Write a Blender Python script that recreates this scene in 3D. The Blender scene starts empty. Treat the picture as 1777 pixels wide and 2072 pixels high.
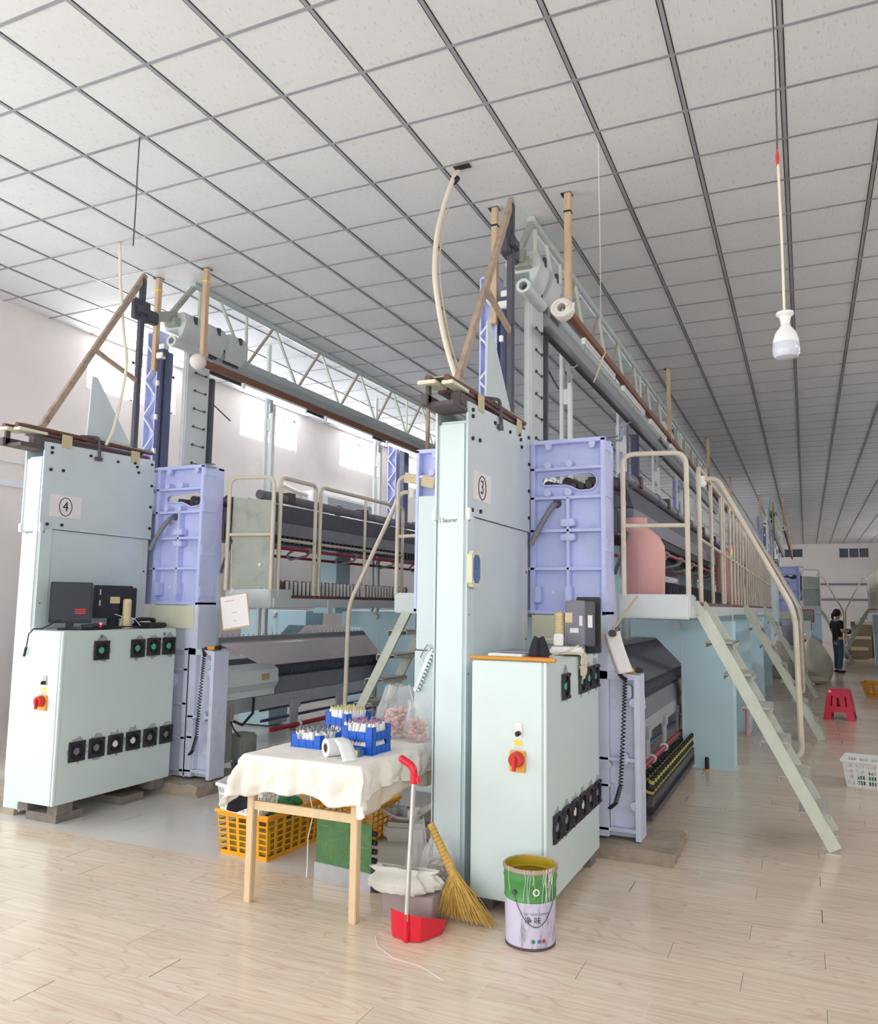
import bpy, bmesh, math, random
from mathutils import Vector, Matrix
from mathutils import noise as MN
from mathutils.geometry import tessellate_polygon
random.seed(7)
C = bpy.context.scene.collection
SC = bpy.context.scene
PI = math.pi

# ------------------------------------------------------------------ materials
def lin(c):
    c = c/255.0
    return c/12.92 if c <= 0.04045 else ((c+0.055)/1.055)**2.4
def S(r, g, b): return (lin(r), lin(g), lin(b), 1.0)
MATS = {}
def mat(name, rgb, rough=0.5, metal=0.0, var=0.06, scale=6.0, bump=0.0, bscale=40.0, alpha=1.0, emit=None, estr=1.0,
        dirt=None, damt=0.0, dscale=3.0, spec=0.5, trans=0.0, stretch=None):
    m = bpy.data.materials.new(name); m.use_nodes = True
    nt = m.node_tree; N = nt.nodes; L = nt.links
    b = N['Principled BSDF']
    b.inputs['Roughness'].default_value = rough
    b.inputs['Metallic'].default_value = metal
    b.inputs['Specular IOR Level'].default_value = spec
    b.inputs['Transmission Weight'].default_value = trans
    tc = N.new('ShaderNodeTexCoord')
    mp = N.new('ShaderNodeMapping'); L.new(tc.outputs['Object'], mp.inputs['Vector'])
    if stretch: mp.inputs['Scale'].default_value = stretch
    n = N.new('ShaderNodeTexNoise'); n.inputs['Scale'].default_value = scale; n.inputs['Detail'].default_value = 4
    L.new(mp.outputs['Vector'], n.inputs['Vector'])
    c = S(*rgb)
    mix = N.new('ShaderNodeMix'); mix.data_type = 'RGBA'
    lo = [max(0, v*(1-var*1.6)) for v in c[:3]]+[1]; hi = [min(1, v*(1+var*1.6)) for v in c[:3]]+[1]
    mix.inputs[6].default_value = lo; mix.inputs[7].default_value = hi
    L.new(n.outputs['Fac'], mix.inputs[0])
    out = mix.outputs[2]
    if dirt:
        n2 = N.new('ShaderNodeTexNoise'); n2.inputs['Scale'].default_value = dscale; n2.inputs['Detail'].default_value = 8
        n2.inputs['Roughness'].default_value = 0.65
        L.new(mp.outputs['Vector'], n2.inputs['Vector'])
        rp = N.new('ShaderNodeMapRange'); rp.inputs[1].default_value = 0.52; rp.inputs[2].default_value = 0.72
        rp.inputs[4].default_value = damt
        L.new(n2.outputs['Fac'], rp.inputs[0])
        mx = N.new('ShaderNodeMix'); mx.data_type = 'RGBA'
        L.new(rp.outputs[0], mx.inputs[0]); L.new(out, mx.inputs[6]); mx.inputs[7].default_value = S(*dirt)
        out = mx.outputs[2]
    L.new(out, b.inputs['Base Color'])
    if bump:
        n3 = N.new('ShaderNodeTexNoise'); n3.inputs['Scale'].default_value = bscale; n3.inputs['Detail'].default_value = 5
        L.new(tc.outputs['Object'], n3.inputs['Vector'])
        bp = N.new('ShaderNodeBump'); bp.inputs['Strength'].default_value = bump; bp.inputs['Distance'].default_value = 0.01
        L.new(n3.outputs['Fac'], bp.inputs['Height']); L.new(bp.outputs['Normal'], b.inputs['Normal'])
    if alpha < 1: b.inputs['Alpha'].default_value = alpha
    if emit:
        b.inputs['Emission Color'].default_value = S(*emit); b.inputs['Emission Strength'].default_value = estr
    MATS[name] = m
    return m

M = {}
def dm(k, *a, **kw): M[k] = mat(k, *a, **kw)
dm('panel', (206,218,222), 0.42, var=.03, scale=2.0, dirt=(150,150,140), damt=.10)
dm('pillar', (212,226,228), 0.38, var=.03, scale=1.5, dirt=(165,160,140), damt=.12, dscale=1.5)
dm('cabinet', (212,226,224), 0.38, var=.03, scale=2.0, dirt=(160,160,150), damt=.10, dscale=2)
dm('panel_edge', (226,234,236), 0.4, var=.03)
dm('purple', (202,209,255), 0.5, var=.05, scale=3, dirt=(140,140,170), damt=.25, dscale=4)
dm('lilac', (214,220,240), 0.5, var=.05, scale=3, dirt=(160,155,150), damt=.3, dscale=5)
dm('bluegrey', (196,216,226), 0.5, var=.05, scale=3, dirt=(140,150,150), damt=.2)
dm('skyblue', (204,238,250), 0.45, var=.05, scale=2)
dm('cream', (222,220,196), 0.5, var=.05, dirt=(170,160,130), damt=.25)
dm('truss', (186,196,194), 0.45, var=.05)
dm('brace', (206,214,198), 0.5, var=.06)
dm('brace_rusty', (176,164,146), 0.55, var=.1, scale=20)
dm('steel_light', (208,214,214), 0.4, var=.05, dirt=(150,145,130), damt=.2)
dm('white_post', (232,234,232), 0.4, var=.04)
dm('silver', (188,194,198), 0.3, metal=.5, var=.05)
dm('chrome', (205,205,205), 0.22, metal=.9, var=.04)
dm('black', (38,38,42), 0.5, var=.15)
dm('dark', (80,80,90), 0.5, var=.2, scale=15)
dm('darkgrey', (126,126,136), 0.5, var=.15, scale=15)
dm('greymetal', (178,180,184), 0.45, var=.12, scale=12, dirt=(90,85,80), damt=.4)
dm('dirtygrey', (164,170,160), 0.55, var=.10, scale=6, dirt=(110,100,80), damt=.6, dscale=4)
dm('navy', (72,78,112), 0.35, var=.15, scale=10)
dm('rust', (88,76,78), 0.6, var=.2, scale=20)
dm('maroon', (104,72,68), 0.6, var=.2, scale=20)
dm('railpaint', (212,202,184), 0.4, var=.05, scale=8, dirt=(176,140,104), damt=.45, dscale=6)
dm('ladderpaint', (206,212,196), 0.45, var=.05, scale=8, dirt=(160,140,110), damt=.3, dscale=6)
dm('treadgrey', (186,184,176), 0.5, var=.1, scale=30)
dm('wood_post', (204,176,144), 0.65, var=.12, scale=4, stretch=(8,8,1), dirt=(120,84,60), damt=.4, dscale=5)
dm('wood_beam', (132,88,66), 0.65, var=.15, scale=4, stretch=(10,1,10), dirt=(90,55,40), damt=.5, dscale=4)
dm('wood_table', (224,196,156), 0.5, var=.07, scale=4, stretch=(6,6,1))
dm('wood_stick', (206,146,56), 0.45, var=.1, scale=5)
dm('tan', (204,188,152), 0.55, var=.1)
dm('strut', (172,152,134), 0.55, var=.15, scale=14, dirt=(90,60,50), damt=.5, dscale=8)
dm('red', (218,32,54), 0.35, var=.05)
dm('redpipe', (178,44,66), 0.35, var=.08)
dm('stoolred', (222,34,72), 0.32, var=.05)
dm('switchred', (206,40,34), 0.4)
dm('switchyellow', (232,170,60), 0.45)
dm('conering', (206,196,96), .5)
dm('yellow', (250,214,70), 0.5)
dm('green', (52,130,80), 0.45)
dm('mint', (90,180,150), 0.45)
dm('brownspool', (128,100,92), 0.7, var=.15)
dm('whiteplastic', (238,238,236), 0.4, var=.03)
dm('paper', (236,232,232), 0.7, var=.03)
dm('paperpink', (214,196,194), 0.7, var=.06)
dm('foam', (232,226,218), 0.75, var=.04)
dm('concrete', (170,156,140), 0.9, var=.15, scale=10, bump=.8, bscale=25, dirt=(110,98,88), damt=.5)
dm('concrete_dark', (128,120,112), 0.9, var=.2, scale=12, bump=.6)
dm('pinkplastic', (232,176,170), 0.55, var=.05, scale=5)
dm('blueplastic', (18,92,196), 0.4, var=.06)
dm('orange', (238,166,32), 0.42, var=.06)
dm('orangeinner', (170,140,40), 0.6, var=.3, scale=12)
dm('pcb', (78,120,72), 0.5, var=.25, scale=14)
dm('copper', (118,160,98), 0.4, var=.1)
dm('cloth', (240,234,224), 0.9, var=.04, scale=4, bump=1.0, bscale=7)
dm('cloth_old', (226,212,194), 0.9, var=.06, scale=4, dirt=(190,165,140), damt=.35)
dm('blackcloth', (40,42,52), 0.9, var=.15)
dm('straw', (206,166,84), 0.7, var=.22, scale=30)
dm('strawdark', (176,128,66), 0.7, var=.2, scale=30)
dm('cardboard', (160,148,146), 0.8, var=.05)
dm('bag', (236,236,234), 0.15, alpha=.24, var=.03, bump=.5, bscale=9)
dm('bagwhite', (226,222,212), 0.4, alpha=.8, var=.06, bump=.6, bscale=12)
dm('sack', (204,196,180), 0.75, var=.12, scale=6, bump=.5, bscale=20)
dm('pinkthread', (226,172,160), 0.7, var=.12, scale=12)
dm('scrap', (196,178,164), 0.8, var=.3, scale=25)
dm('pvcpipe', (232,222,200), 0.5, var=.04)
dm('tubeglass', (238,240,244), 0.3, var=.02)
dm('tubelit', (245,245,250), .3, emit=(250,250,255), estr=3)
dm('bulbglass', (206,208,222), 0.2, var=.02)
dm('beige', (226,206,164), 0.5, var=.06)
dm('beigedark', (196,170,122), 0.55, var=.06)
dm('bluelabel', (76,112,170), 0.4, var=.08)
dm('screen', (44,46,60), 0.3, var=.1)
dm('fanblack', (48,44,54), 0.55, var=.2, scale=20, dirt=(110,100,96), damt=.4, dscale=12)
dm('dust', (140,132,126), 0.9, var=.2, alpha=.32)
dm('led', (240,60,80), 0.4, emit=(255,70,110), estr=3)
dm('ledred', (240,40,40), 0.4, emit=(255,30,30), estr=2)
dm('ledamber', (240,170,40), 0.4, emit=(255,170,20), estr=2)
dm('ledgreen', (40,180,80), 0.4, emit=(20,200,80), estr=1.5)
dm('paintlabel', (206,200,222), 0.45, var=.05, scale=8, dirt=(90,80,96), damt=.75, dscale=9, stretch=(3,3,.7))
dm('paintgreen', (70,140,70), 0.4, var=.18, scale=8, dirt=(120,170,110), damt=.5, dscale=9)
dm('paintinner', (186,160,34), 0.4, var=.18, scale=8, dirt=(110,86,30), damt=.5, dscale=8)
dm('skin', (206,158,134), 0.55, var=.04)
dm('shirt', (32,34,42), 0.85, var=.15)
dm('jeans', (58,84,104), 0.85, var=.15)
dm('hair', (24,22,24), 0.5, var=.2)
dm('shoe', (42,34,38), 0.6)
dm('fabricpink', (255,236,232), 0.3, var=.04)
dm('black_spool', (26,28,40), 0.75, var=.25, scale=30)
dm('aluminium', (178,178,180), 0.4, metal=.4, var=.1, scale=12, dirt=(110,110,110), damt=.4)
dm('louvre', (92,96,104), 0.5, var=.1)
dm('glovewhite', (222,206,184), 0.9, var=.06)
dm('ink', (40,36,48), 0.6)
dm('inkgrey', (110,110,118), 0.6)
dm('inkred', (214,60,60), 0.6)
dm('inkpurple', (128,104,150), 0.6)
dm('brownbox', (132,116,92), 0.8, var=.12)

# ------------------------------------------------------------------ mesh builder
class MB:
    def __init__(s):
        s.v = []; s.f = []; s.mi = []; s.cur = 0
    def add(s, vs, fs):
        o = len(s.v); s.v += [tuple(v) for v in vs]
        for f in fs: s.f.append(tuple(i+o for i in f)); s.mi.append(s.cur)
    def box(s, a, b, bev=0.0, seg=2):
        x0, y0, z0 = [min(a[i], b[i]) for i in range(3)]; x1, y1, z1 = [max(a[i], b[i]) for i in range(3)]
        if bev <= 0:
            vs = [(x0,y0,z0),(x1,y0,z0),(x1,y1,z0),(x0,y1,z0),(x0,y0,z1),(x1,y0,z1),(x1,y1,z1),(x0,y1,z1)]
            s.add(vs, [(0,3,2,1),(4,5,6,7),(0,1,5,4),(1,2,6,5),(2,3,7,6),(3,0,4,7)])
        else:
            bm = bmesh.new(); bmesh.ops.create_cube(bm, size=1)
            for v in bm.verts:
                v.co = Vector(((x0+x1)/2+v.co.x*(x1-x0), (y0+y1)/2+v.co.y*(y1-y0), (z0+z1)/2+v.co.z*(z1-z0)))
            bmesh.ops.bevel(bm, geom=list(bm.edges), offset=bev, segments=seg, affect='EDGES', clamp_overlap=True)
            bm.verts.index_update()
            s.add([v.co[:] for v in bm.verts], [[v.index for v in f.verts] for f in bm.faces]); bm.free()
        return s
    def obox(s, p, q, w, h, up=(0,0,1)):
        """bar with rectangular section w (sideways) x h (along up) from p to q"""
        p = Vector(p); q = Vector(q); d = (q-p).normalized(); up = Vector(up)
        if abs(d.dot(up)) > .99: up = Vector((1,0,0))
        sd = d.cross(up).normalized(); u = sd.cross(d).normalized()
        vs = []
        for c in (p, q):
            for a, b in ((-1,-1),(1,-1),(1,1),(-1,1)): vs.append(c+sd*(a*w/2)+u*(b*h/2))
        s.add(vs, [(0,1,2,3),(4,7,6,5),(0,4,5,1),(1,5,6,2),(2,6,7,3),(3,7,4,0)]); return s
    def prism(s, pts, vec):
        n = len(pts); vec = Vector(vec); P = [Vector(p) for p in pts]
        vs = P+[p+vec for p in P]
        fs = [tuple(range(n-1,-1,-1)), tuple(range(n,2*n))]+[(i,(i+1)%n,n+(i+1)%n,n+i) for i in range(n)]
        s.add(vs, fs); return s
    def holes(s, outer, holes, fn, d0, d1):
        loops = [outer]+list(holes); flat = [p for l in loops for p in l]
        tri = tessellate_polygon([[Vector((p[0],p[1],0)) for p in l] for l in loops])
        n = len(flat)
        vs = [fn(p[0],p[1],d0) for p in flat]+[fn(p[0],p[1],d1) for p in flat]
        fs = [tuple(t) for t in tri]+[tuple(i+n for i in reversed(t)) for t in tri]
        o = 0
        for l in loops:
            k = len(l)
            for i in range(k): fs.append((o+i, o+(i+1)%k, n+o+(i+1)%k, n+o+i))
            o += k
        s.add(vs, fs); return s
    def tube(s, pts, r, n=8, cap=True, closed=False):
        P = [Vector(p) for p in pts]; m = len(P); rings = []
        ref = None
        for i in range(m):
            if closed: d = (P[(i+1)%m]-P[i-1]).normalized()
            elif i == 0: d = (P[1]-P[0]).normalized()
            elif i == m-1: d = (P[-1]-P[-2]).normalized()
            else: d = ((P[i+1]-P[i]).normalized()+(P[i]-P[i-1]).normalized()).normalized()
            if ref is None:
                ref = Vector((0,0,1)) if abs(d.z) < .9 else Vector((1,0,0))
            a = ref - d*ref.dot(d); a.normalize(); ref = a; b = d.cross(a)
            rr = r[i] if isinstance(r, (list,tuple)) else r
            rings.append([P[i]+a*(rr*math.cos(2*PI*k/n))+b*(rr*math.sin(2*PI*k/n)) for k in range(n)])
        vs = [v for ring in rings for v in ring]; fs = []
        for i in range(m if closed else m-1):
            j = (i+1)%m
            for k in range(n): fs.append((i*n+k, i*n+(k+1)%n, j*n+(k+1)%n, j*n+k))
        if cap and not closed:
            fs.append(tuple(range(n-1,-1,-1))); fs.append(tuple((m-1)*n+k for k in range(n)))
        s.add(vs, fs); return s
    def cyl(s, p, q, r, r2=None, n=14): return s.tube([p, q], [r, r if r2 is None else r2], n)
    def lathe(s, prof, c=(0,0,0), n=24, axis='z', cap=False):
        vs = []; m = len(prof); c = Vector(c)
        for r, z in prof:
            for k in range(n):
                a = 2*PI*k/n; x, y = r*math.cos(a), r*math.sin(a)
                vs.append(c+(Vector((x,y,z)) if axis == 'z' else Vector((x,z,y)) if axis == 'y' else Vector((z,x,y))))
        fs = [(i*n+k, i*n+(k+1)%n, (i+1)*n+(k+1)%n, (i+1)*n+k) for i in range(m-1) for k in range(n)]
        if cap: fs += [tuple(range(n-1,-1,-1)), tuple((m-1)*n+k for k in range(n))]
        s.add(vs, fs); return s
    def ball(s, c, r, n=12, m=8):
        rx, ry, rz = (r,r,r) if not isinstance(r, (tuple,list)) else r
        vs = []; fs = []
        for i in range(m+1):
            t = PI*i/m
            for k in range(n):
                a = 2*PI*k/n
                vs.append((c[0]+rx*math.sin(t)*math.cos(a), c[1]+ry*math.sin(t)*math.sin(a), c[2]-rz*math.cos(t)))
        for i in range(m):
            for k in range(n): fs.append((i*n+k, i*n+(k+1)%n, (i+1)*n+(k+1)%n, (i+1)*n+k))
        s.add(vs, fs); return s
    def grid(s, fn, nu, nv, wrap=False):
        vs = [fn(i/nu, j/nv) for j in range(nv+1) for i in range(nu+(0 if wrap else 1))]
        w = nu if wrap else nu+1
        fs = []
        for j in range(nv):
            for i in range(nu):
                i2 = (i+1)%w
                fs.append((j*w+i, j*w+i2, (j+1)*w+i2, (j+1)*w+i))
        s.add(vs, fs); return s
    def xf(s, mtx):
        s.v = [tuple(mtx @ Vector(v)) for v in s.v]; return s

ORG = {}
def build(name, mb, m, parent=None, smooth=35, local=False, label=None, solid=0.0):
    org = Vector((0,0,0))
    if parent is not None and not local: org = ORG.get(parent.name, Vector((0,0,0)))
    me = bpy.data.meshes.new(name)
    me.from_pydata([tuple(Vector(v)-org) for v in mb.v], [], mb.f)
    ms = m if isinstance(m, (list,tuple)) else [m]
    for k in ms: me.materials.append(M[k] if isinstance(k, str) else k)
    if len(ms) > 1:
        for p, i in zip(me.polygons, mb.mi): p.material_index = i
    bm = bmesh.new(); bm.from_mesh(me)
    bmesh.ops.remove_doubles(bm, verts=bm.verts, dist=1e-5)
    bmesh.ops.recalc_face_normals(bm, faces=bm.faces); bm.to_mesh(me); bm.free()
    if smooth:
        me.polygons.foreach_set('use_smooth', [True]*len(me.polygons))
        me.set_sharp_from_angle(angle=math.radians(smooth))
    me.update()
    o = bpy.data.objects.new(name, me); C.objects.link(o)
    if parent is not None: o.parent = parent; ORG[o.name] = org
    if label: o['label'] = label
    if solid:
        md = o.modifiers.new('thick', 'SOLIDIFY'); md.thickness = solid; md.offset = 0
    return o
def tag(o, label, cat, group=None, kind=None):
    o['label'] = label; o['category'] = cat
    if group: o['group'] = group
    if kind: o['kind'] = kind
    return o
def thing(name, label, cat, loc=(0,0,0), rz=0.0, group=None):
    o = bpy.data.objects.new(name, None); C.objects.link(o)
    o.empty_display_size = .05
    o.location = loc; o.rotation_euler = (0,0,rz); ORG[o.name] = Vector(loc)
    return tag(o, label, cat, group)
def single(name, mb, m, label, cat, group=None, base=None, smooth=35, solid=0.0):
    """one-mesh thing whose origin is moved to its base"""
    if base is None:
        xs = [v[0] for v in mb.v]; ys = [v[1] for v in mb.v]; zs = [v[2] for v in mb.v]
        base = ((min(xs)+max(xs))/2, (min(ys)+max(ys))/2, min(zs))
    mb.v = [tuple(Vector(v)-Vector(base)) for v in mb.v]
    o = build(name, mb, m, None, smooth, solid=solid); o.location = base
    return tag(o, label, cat, group)
def struct(name, mb, m, parent=None, smooth=None):
    o = build(name, mb, m, parent, smooth); o['kind'] = 'structure'; return o
def copy_tree(o, parent=None):
    c = o.copy(); C.objects.link(c)
    if parent is not None: c.parent = parent
    for ch in o.children: copy_tree(ch, c)
    return c
def dup(o, loc, label, group=None, rz=None):
    c = copy_tree(o); c.location = loc
    if rz is not None: c.rotation_euler[2] = rz
    c['label'] = label
    if group: c['group'] = group
    return c
def arc(cx, cz, r, a0, a1, n):
    return [(cx+r*math.cos(a0+(a1-a0)*i/n), cz+r*math.sin(a0+(a1-a0)*i/n)) for i in range(n+1)]
def round_path(pts, r, n=5):
    """polyline with rounded corners"""
    P = [Vector(p) for p in pts]; out = [P[0]]
    for i in range(1, len(P)-1):
        a = (P[i-1]-P[i]); b = (P[i+1]-P[i]); k = min(r, a.length*.45, b.length*.45)
        p0 = P[i]+a.normalized()*k; p1 = P[i]+b.normalized()*k
        for j in range(n+1):
            t = j/n; out.append(p0*(1-t)**2+P[i]*(2*t*(1-t))+p1*t*t)
    out.append(P[-1]); return out
_tc = {}
def text_mesh(txt, size, depth=0.0008):
    cu = bpy.data.curves.new('lettering', 'FONT'); cu.body = txt; cu.size = size; cu.extrude = depth
    cu.align_x = 'CENTER'; cu.align_y = 'CENTER'
    ob = bpy.data.objects.new('lettering', cu)
    me = bpy.data.meshes.new_from_object(ob)
    vs = [v.co[:] for v in me.vertices]; fs = [tuple(p.vertices) for p in me.polygons]
    bpy.data.objects.remove(ob); bpy.data.curves.remove(cu); bpy.data.meshes.remove(me)
    return vs, fs
def put_text(mb, txt, size, c, right, up, depth=0.0008):
    vs, fs = text_mesh(txt, size, depth)
    c = Vector(c); r = Vector(right).normalized(); u = Vector(up).normalized(); n = r.cross(u)
    mb.add([c+r*v[0]+u*v[1]+n*v[2] for v in vs], fs)
EXPO=0.27; PANE=12.0; PANEBIG=1.0
LFRONT=[70,60,44,60]; LLEFT=58; LHIGH=42; LRIGHT=[4,6,24,36,30,28,28,28,28]
# ------------------------------------------------------------------ camera
CX, CY, CH, HC = 3.6219, -2.8551, 1.66, 4.973
yaw, pitch, roll = .4281, .1143, .0142
f_ = Vector((-math.sin(yaw)*math.cos(pitch), math.cos(yaw)*math.cos(pitch), math.sin(pitch)))
r_ = Vector((math.cos(yaw), math.sin(yaw), 0)); u_ = r_.cross(f_)
r2 = r_*math.cos(roll)+u_*math.sin(roll); u2 = -r_*math.sin(roll)+u_*math.cos(roll)
cam = bpy.data.cameras.new('camera'); co = bpy.data.objects.new('camera', cam); C.objects.link(co)
co.matrix_world = Matrix(((r2.x,u2.x,-f_.x,CX),(r2.y,u2.y,-f_.y,CY),(r2.z,u2.z,-f_.z,CH),(0,0,0,1)))
cam.sensor_fit = 'HORIZONTAL'; cam.sensor_width = 36; cam.lens = 36*1624.25/1777
cam.clip_start = .05; cam.clip_end = 200
SC.camera = co
vs_ = SC.view_settings; vs_.view_transform = 'Standard'; vs_.look = 'None'; vs_.gamma = 1; vs_.use_curve_mapping = False
vs_.exposure = EXPO

# ------------------------------------------------------------------ setting materials
def floor_material():
    m = bpy.data.materials.new('floor_planks'); m.use_nodes = True
    nt = m.node_tree; N = nt.nodes; L = nt.links; b = N['Principled BSDF']
    def math_(op, a, c=None, d=None):
        n = N.new('ShaderNodeMath'); n.operation = op
        for i, x in enumerate((a, c, d)):
            if x is None: continue
            if isinstance(x, (int,float)): n.inputs[i].default_value = x
            else: L.new(x, n.inputs[i])
        return n.outputs[0]
    tc = N.new('ShaderNodeTexCoord'); sp = N.new('ShaderNodeSeparateXYZ'); L.new(tc.outputs['Object'], sp.inputs[0])
    x, y = sp.outputs[0], sp.outputs[1]
    v = math_('DIVIDE', math_('SUBTRACT', y, .668), .205)
    row = math_('FLOOR', v); fv = math_('SUBTRACT', v, row)
    u = math_('DIVIDE', math_('ADD', math_('SUBTRACT', x, 1.937), math_('MULTIPLY', row, .342)), 1.025)
    col = math_('FLOOR', u); fu = math_('SUBTRACT', u, col)
    cv = N.new('ShaderNodeCombineXYZ'); L.new(row, cv.inputs[0]); L.new(col, cv.inputs[1])
    wn = N.new('ShaderNodeTexWhiteNoise'); wn.noise_dimensions = '3D'; L.new(cv.outputs[0], wn.inputs['Vector'])
    # grain: stretched noise, offset per plank, distorted into loops
    cg = N.new('ShaderNodeCombineXYZ')
    L.new(math_('ADD', math_('MULTIPLY', x, .62), math_('MULTIPLY', wn.outputs['Value'], 37.0)), cg.inputs[0])
    L.new(math_('ADD', math_('MULTIPLY', y, 4.2), math_('MULTIPLY', wn.outputs['Value'], 91.0)), cg.inputs[1])
    n1 = N.new('ShaderNodeTexNoise'); n1.inputs['Scale'].default_value = 1.5; n1.inputs['Detail'].default_value = 1.2
    n1.inputs['Distortion'].default_value = .6; L.new(cg.outputs[0], n1.inputs['Vector'])
    ring = math_('FRACT', math_('MULTIPLY', n1.outputs['Fac'], 12.0))
    ringl = math_('SUBTRACT', 1.0, math_('MULTIPLY', math_('ABSOLUTE', math_('SUBTRACT', ring, .5)), 2.0))
    ringl = math_('POWER', ringl, 7.0)
    n2 = N.new('ShaderNodeTexNoise'); n2.inputs['Scale'].default_value = 5; n2.inputs['Detail'].default_value = 6
    n2.inputs['Roughness'].default_value = .7
    cg2 = N.new('ShaderNodeVectorMath'); cg2.operation = 'MULTIPLY'; cg2.inputs[1].default_value = (.35, 1.6, 1)
    L.new(cg.outputs[0], cg2.inputs[0]); L.new(cg2.outputs[0], n2.inputs['Vector'])
    base = N.new('ShaderNodeMix'); base.data_type = 'RGBA'
    base.inputs[6].default_value = S(236,220,199); base.inputs[7].default_value = S(224,199,175)
    mr = N.new('ShaderNodeMapRange'); mr.inputs[1].default_value = .40; mr.inputs[2].default_value = .66
    L.new(n2.outputs['Fac'], mr.inputs[0]); L.new(mr.outputs[0], base.inputs[0])
    g = N.new('ShaderNodeMix'); g.data_type = 'RGBA'; g.inputs[7].default_value = S(206,160,134)
    L.new(math_('MULTIPLY', ringl, .5), g.inputs[0]); L.new(base.outputs[2], g.inputs[6])
    pv = N.new('ShaderNodeMix'); pv.data_type = 'RGBA'; pv.blend_type = 'MULTIPLY'; pv.inputs[0].default_value = 1
    cr = N.new('ShaderNodeMapRange'); cr.inputs[3].default_value = .93; cr.inputs[4].default_value = 1.02
    L.new(wn.outputs['Value'], cr.inputs[0])
    cc = N.new('ShaderNodeCombineColor')
    for i in range(3): L.new(cr.outputs[0], cc.inputs[i])
    L.new(g.outputs[2], pv.inputs[6]); L.new(cc.outputs[0], pv.inputs[7])
    # dusty greyed planks between the two machines (trodden dirt; it has its own plank edges)
    inx = math_('MULTIPLY', math_('LESS_THAN', x, 1.9), math_('GREATER_THAN', math_('MULTIPLY', row, 1.0), 3.5))
    dust = N.new('ShaderNodeMix'); dust.data_type = 'RGBA'; dust.inputs[7].default_value = S(216,213,208)
    n4 = N.new('ShaderNodeTexNoise'); n4.inputs['Scale'].default_value = 2.2; n4.inputs['Detail'].default_value = 6
    L.new(tc.outputs['Object'], n4.inputs['Vector'])
    L.new(math_('MULTIPLY', inx, math_('ADD', .62, math_('MULTIPLY', n4.outputs['Fac'], .4))), dust.inputs[0])
    L.new(pv.outputs[2], dust.inputs[6])
    # joints
    eu = math_('MINIMUM', fu, math_('SUBTRACT', 1.0, fu)); ev = math_('MINIMUM', fv, math_('SUBTRACT', 1.0, fv))
    ju = math_('LESS_THAN', eu, .0026); jv = math_('LESS_THAN', ev, .008)
    dark = math_('MULTIPLY', ju, math_('GREATER_THAN', wn.outputs['Value'], .62))
    j1 = N.new('ShaderNodeMix'); j1.data_type = 'RGBA'; j1.inputs[7].default_value = S(226,218,206)
    L.new(math_('MULTIPLY', math_('MAXIMUM', ju, math_('MULTIPLY', jv, .45)), .8), j1.inputs[0]); L.new(dust.outputs[2], j1.inputs[6])
    j2 = N.new('ShaderNodeMix'); j2.data_type = 'RGBA'; j2.inputs[7].default_value = S(96,82,72)
    L.new(math_('MULTIPLY', dark, .85), j2.inputs[0]); L.new(j1.outputs[2], j2.inputs[6])
    L.new(j2.outputs[2], b.inputs['Base Color'])
    rr = N.new('ShaderNodeMapRange'); rr.inputs[3].default_value = .10; rr.inputs[4].default_value = .28
    L.new(n4.outputs['Fac'], rr.inputs[0]); L.new(rr.outputs[0], b.inputs['Roughness'])
    b.inputs['Specular IOR Level'].default_value = .5
    return m
def ceiling_material():
    m = bpy.data.materials.new('ceiling_tiles'); m.use_nodes = True
    nt = m.node_tree; N = nt.nodes; L = nt.links; b = N['Principled BSDF']
    tc = N.new('ShaderNodeTexCoord'); mp = N.new('ShaderNodeMapping'); mp.inputs['Scale'].default_value = (60, 14, 1)
    L.new(tc.outputs['Object'], mp.inputs['Vector'])
    n = N.new('ShaderNodeTexNoise'); n.inputs['Scale'].default_value = 1.2; n.inputs['Detail'].default_value = 3
    L.new(mp.outputs[0], n.inputs['Vector'])
    mr = N.new('ShaderNodeMapRange'); mr.inputs[1].default_value = .60; mr.inputs[2].default_value = .68; mr.inputs[4].default_value = .35
    L.new(n.outputs['Fac'], mr.inputs[0])
    n2 = N.new('ShaderNodeTexNoise'); n2.inputs['Scale'].default_value = .9; n2.inputs['Detail'].default_value = 3
    L.new(tc.outputs['Object'], n2.inputs['Vector'])
    base = N.new('ShaderNodeMix'); base.data_type = 'RGBA'
    base.inputs[6].default_value = S(216,218,219); base.inputs[7].default_value = S(232,234,236); L.new(n2.outputs['Fac'], base.inputs[0])
    mx = N.new('ShaderNodeMix'); mx.data_type = 'RGBA'; mx.inputs[7].default_value = S(176,166,150)
    L.new(mr.outputs[0], mx.inputs[0]); L.new(base.outputs[2], mx.inputs[6])
    L.new(mx.outputs[2], b.inputs['Base Color']); b.inputs['Roughness'].default_value = .85
    return m
M['floor'] = floor_material(); M['ceiling'] = ceiling_material()
dm('wall', (234,224,218), .9, var=.03, scale=1.5, dirt=(196,186,176), damt=.25, dscale=1.2)
dm('wallback', (212,206,204), .9, var=.03, scale=1.5)
dm('tbar', (160,160,168), .5, var=.08, scale=3, dirt=(128,96,84), damt=.6, dscale=1.1)
dm('gap', (46,44,46), .8)
dm('winframe', (226,228,230), .4)
dm('pane', (255,255,255), .3, emit=(250,252,255), estr=PANE)
dm('panebig', (255,255,255), .3, emit=(246,251,255), estr=PANEBIG)

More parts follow.
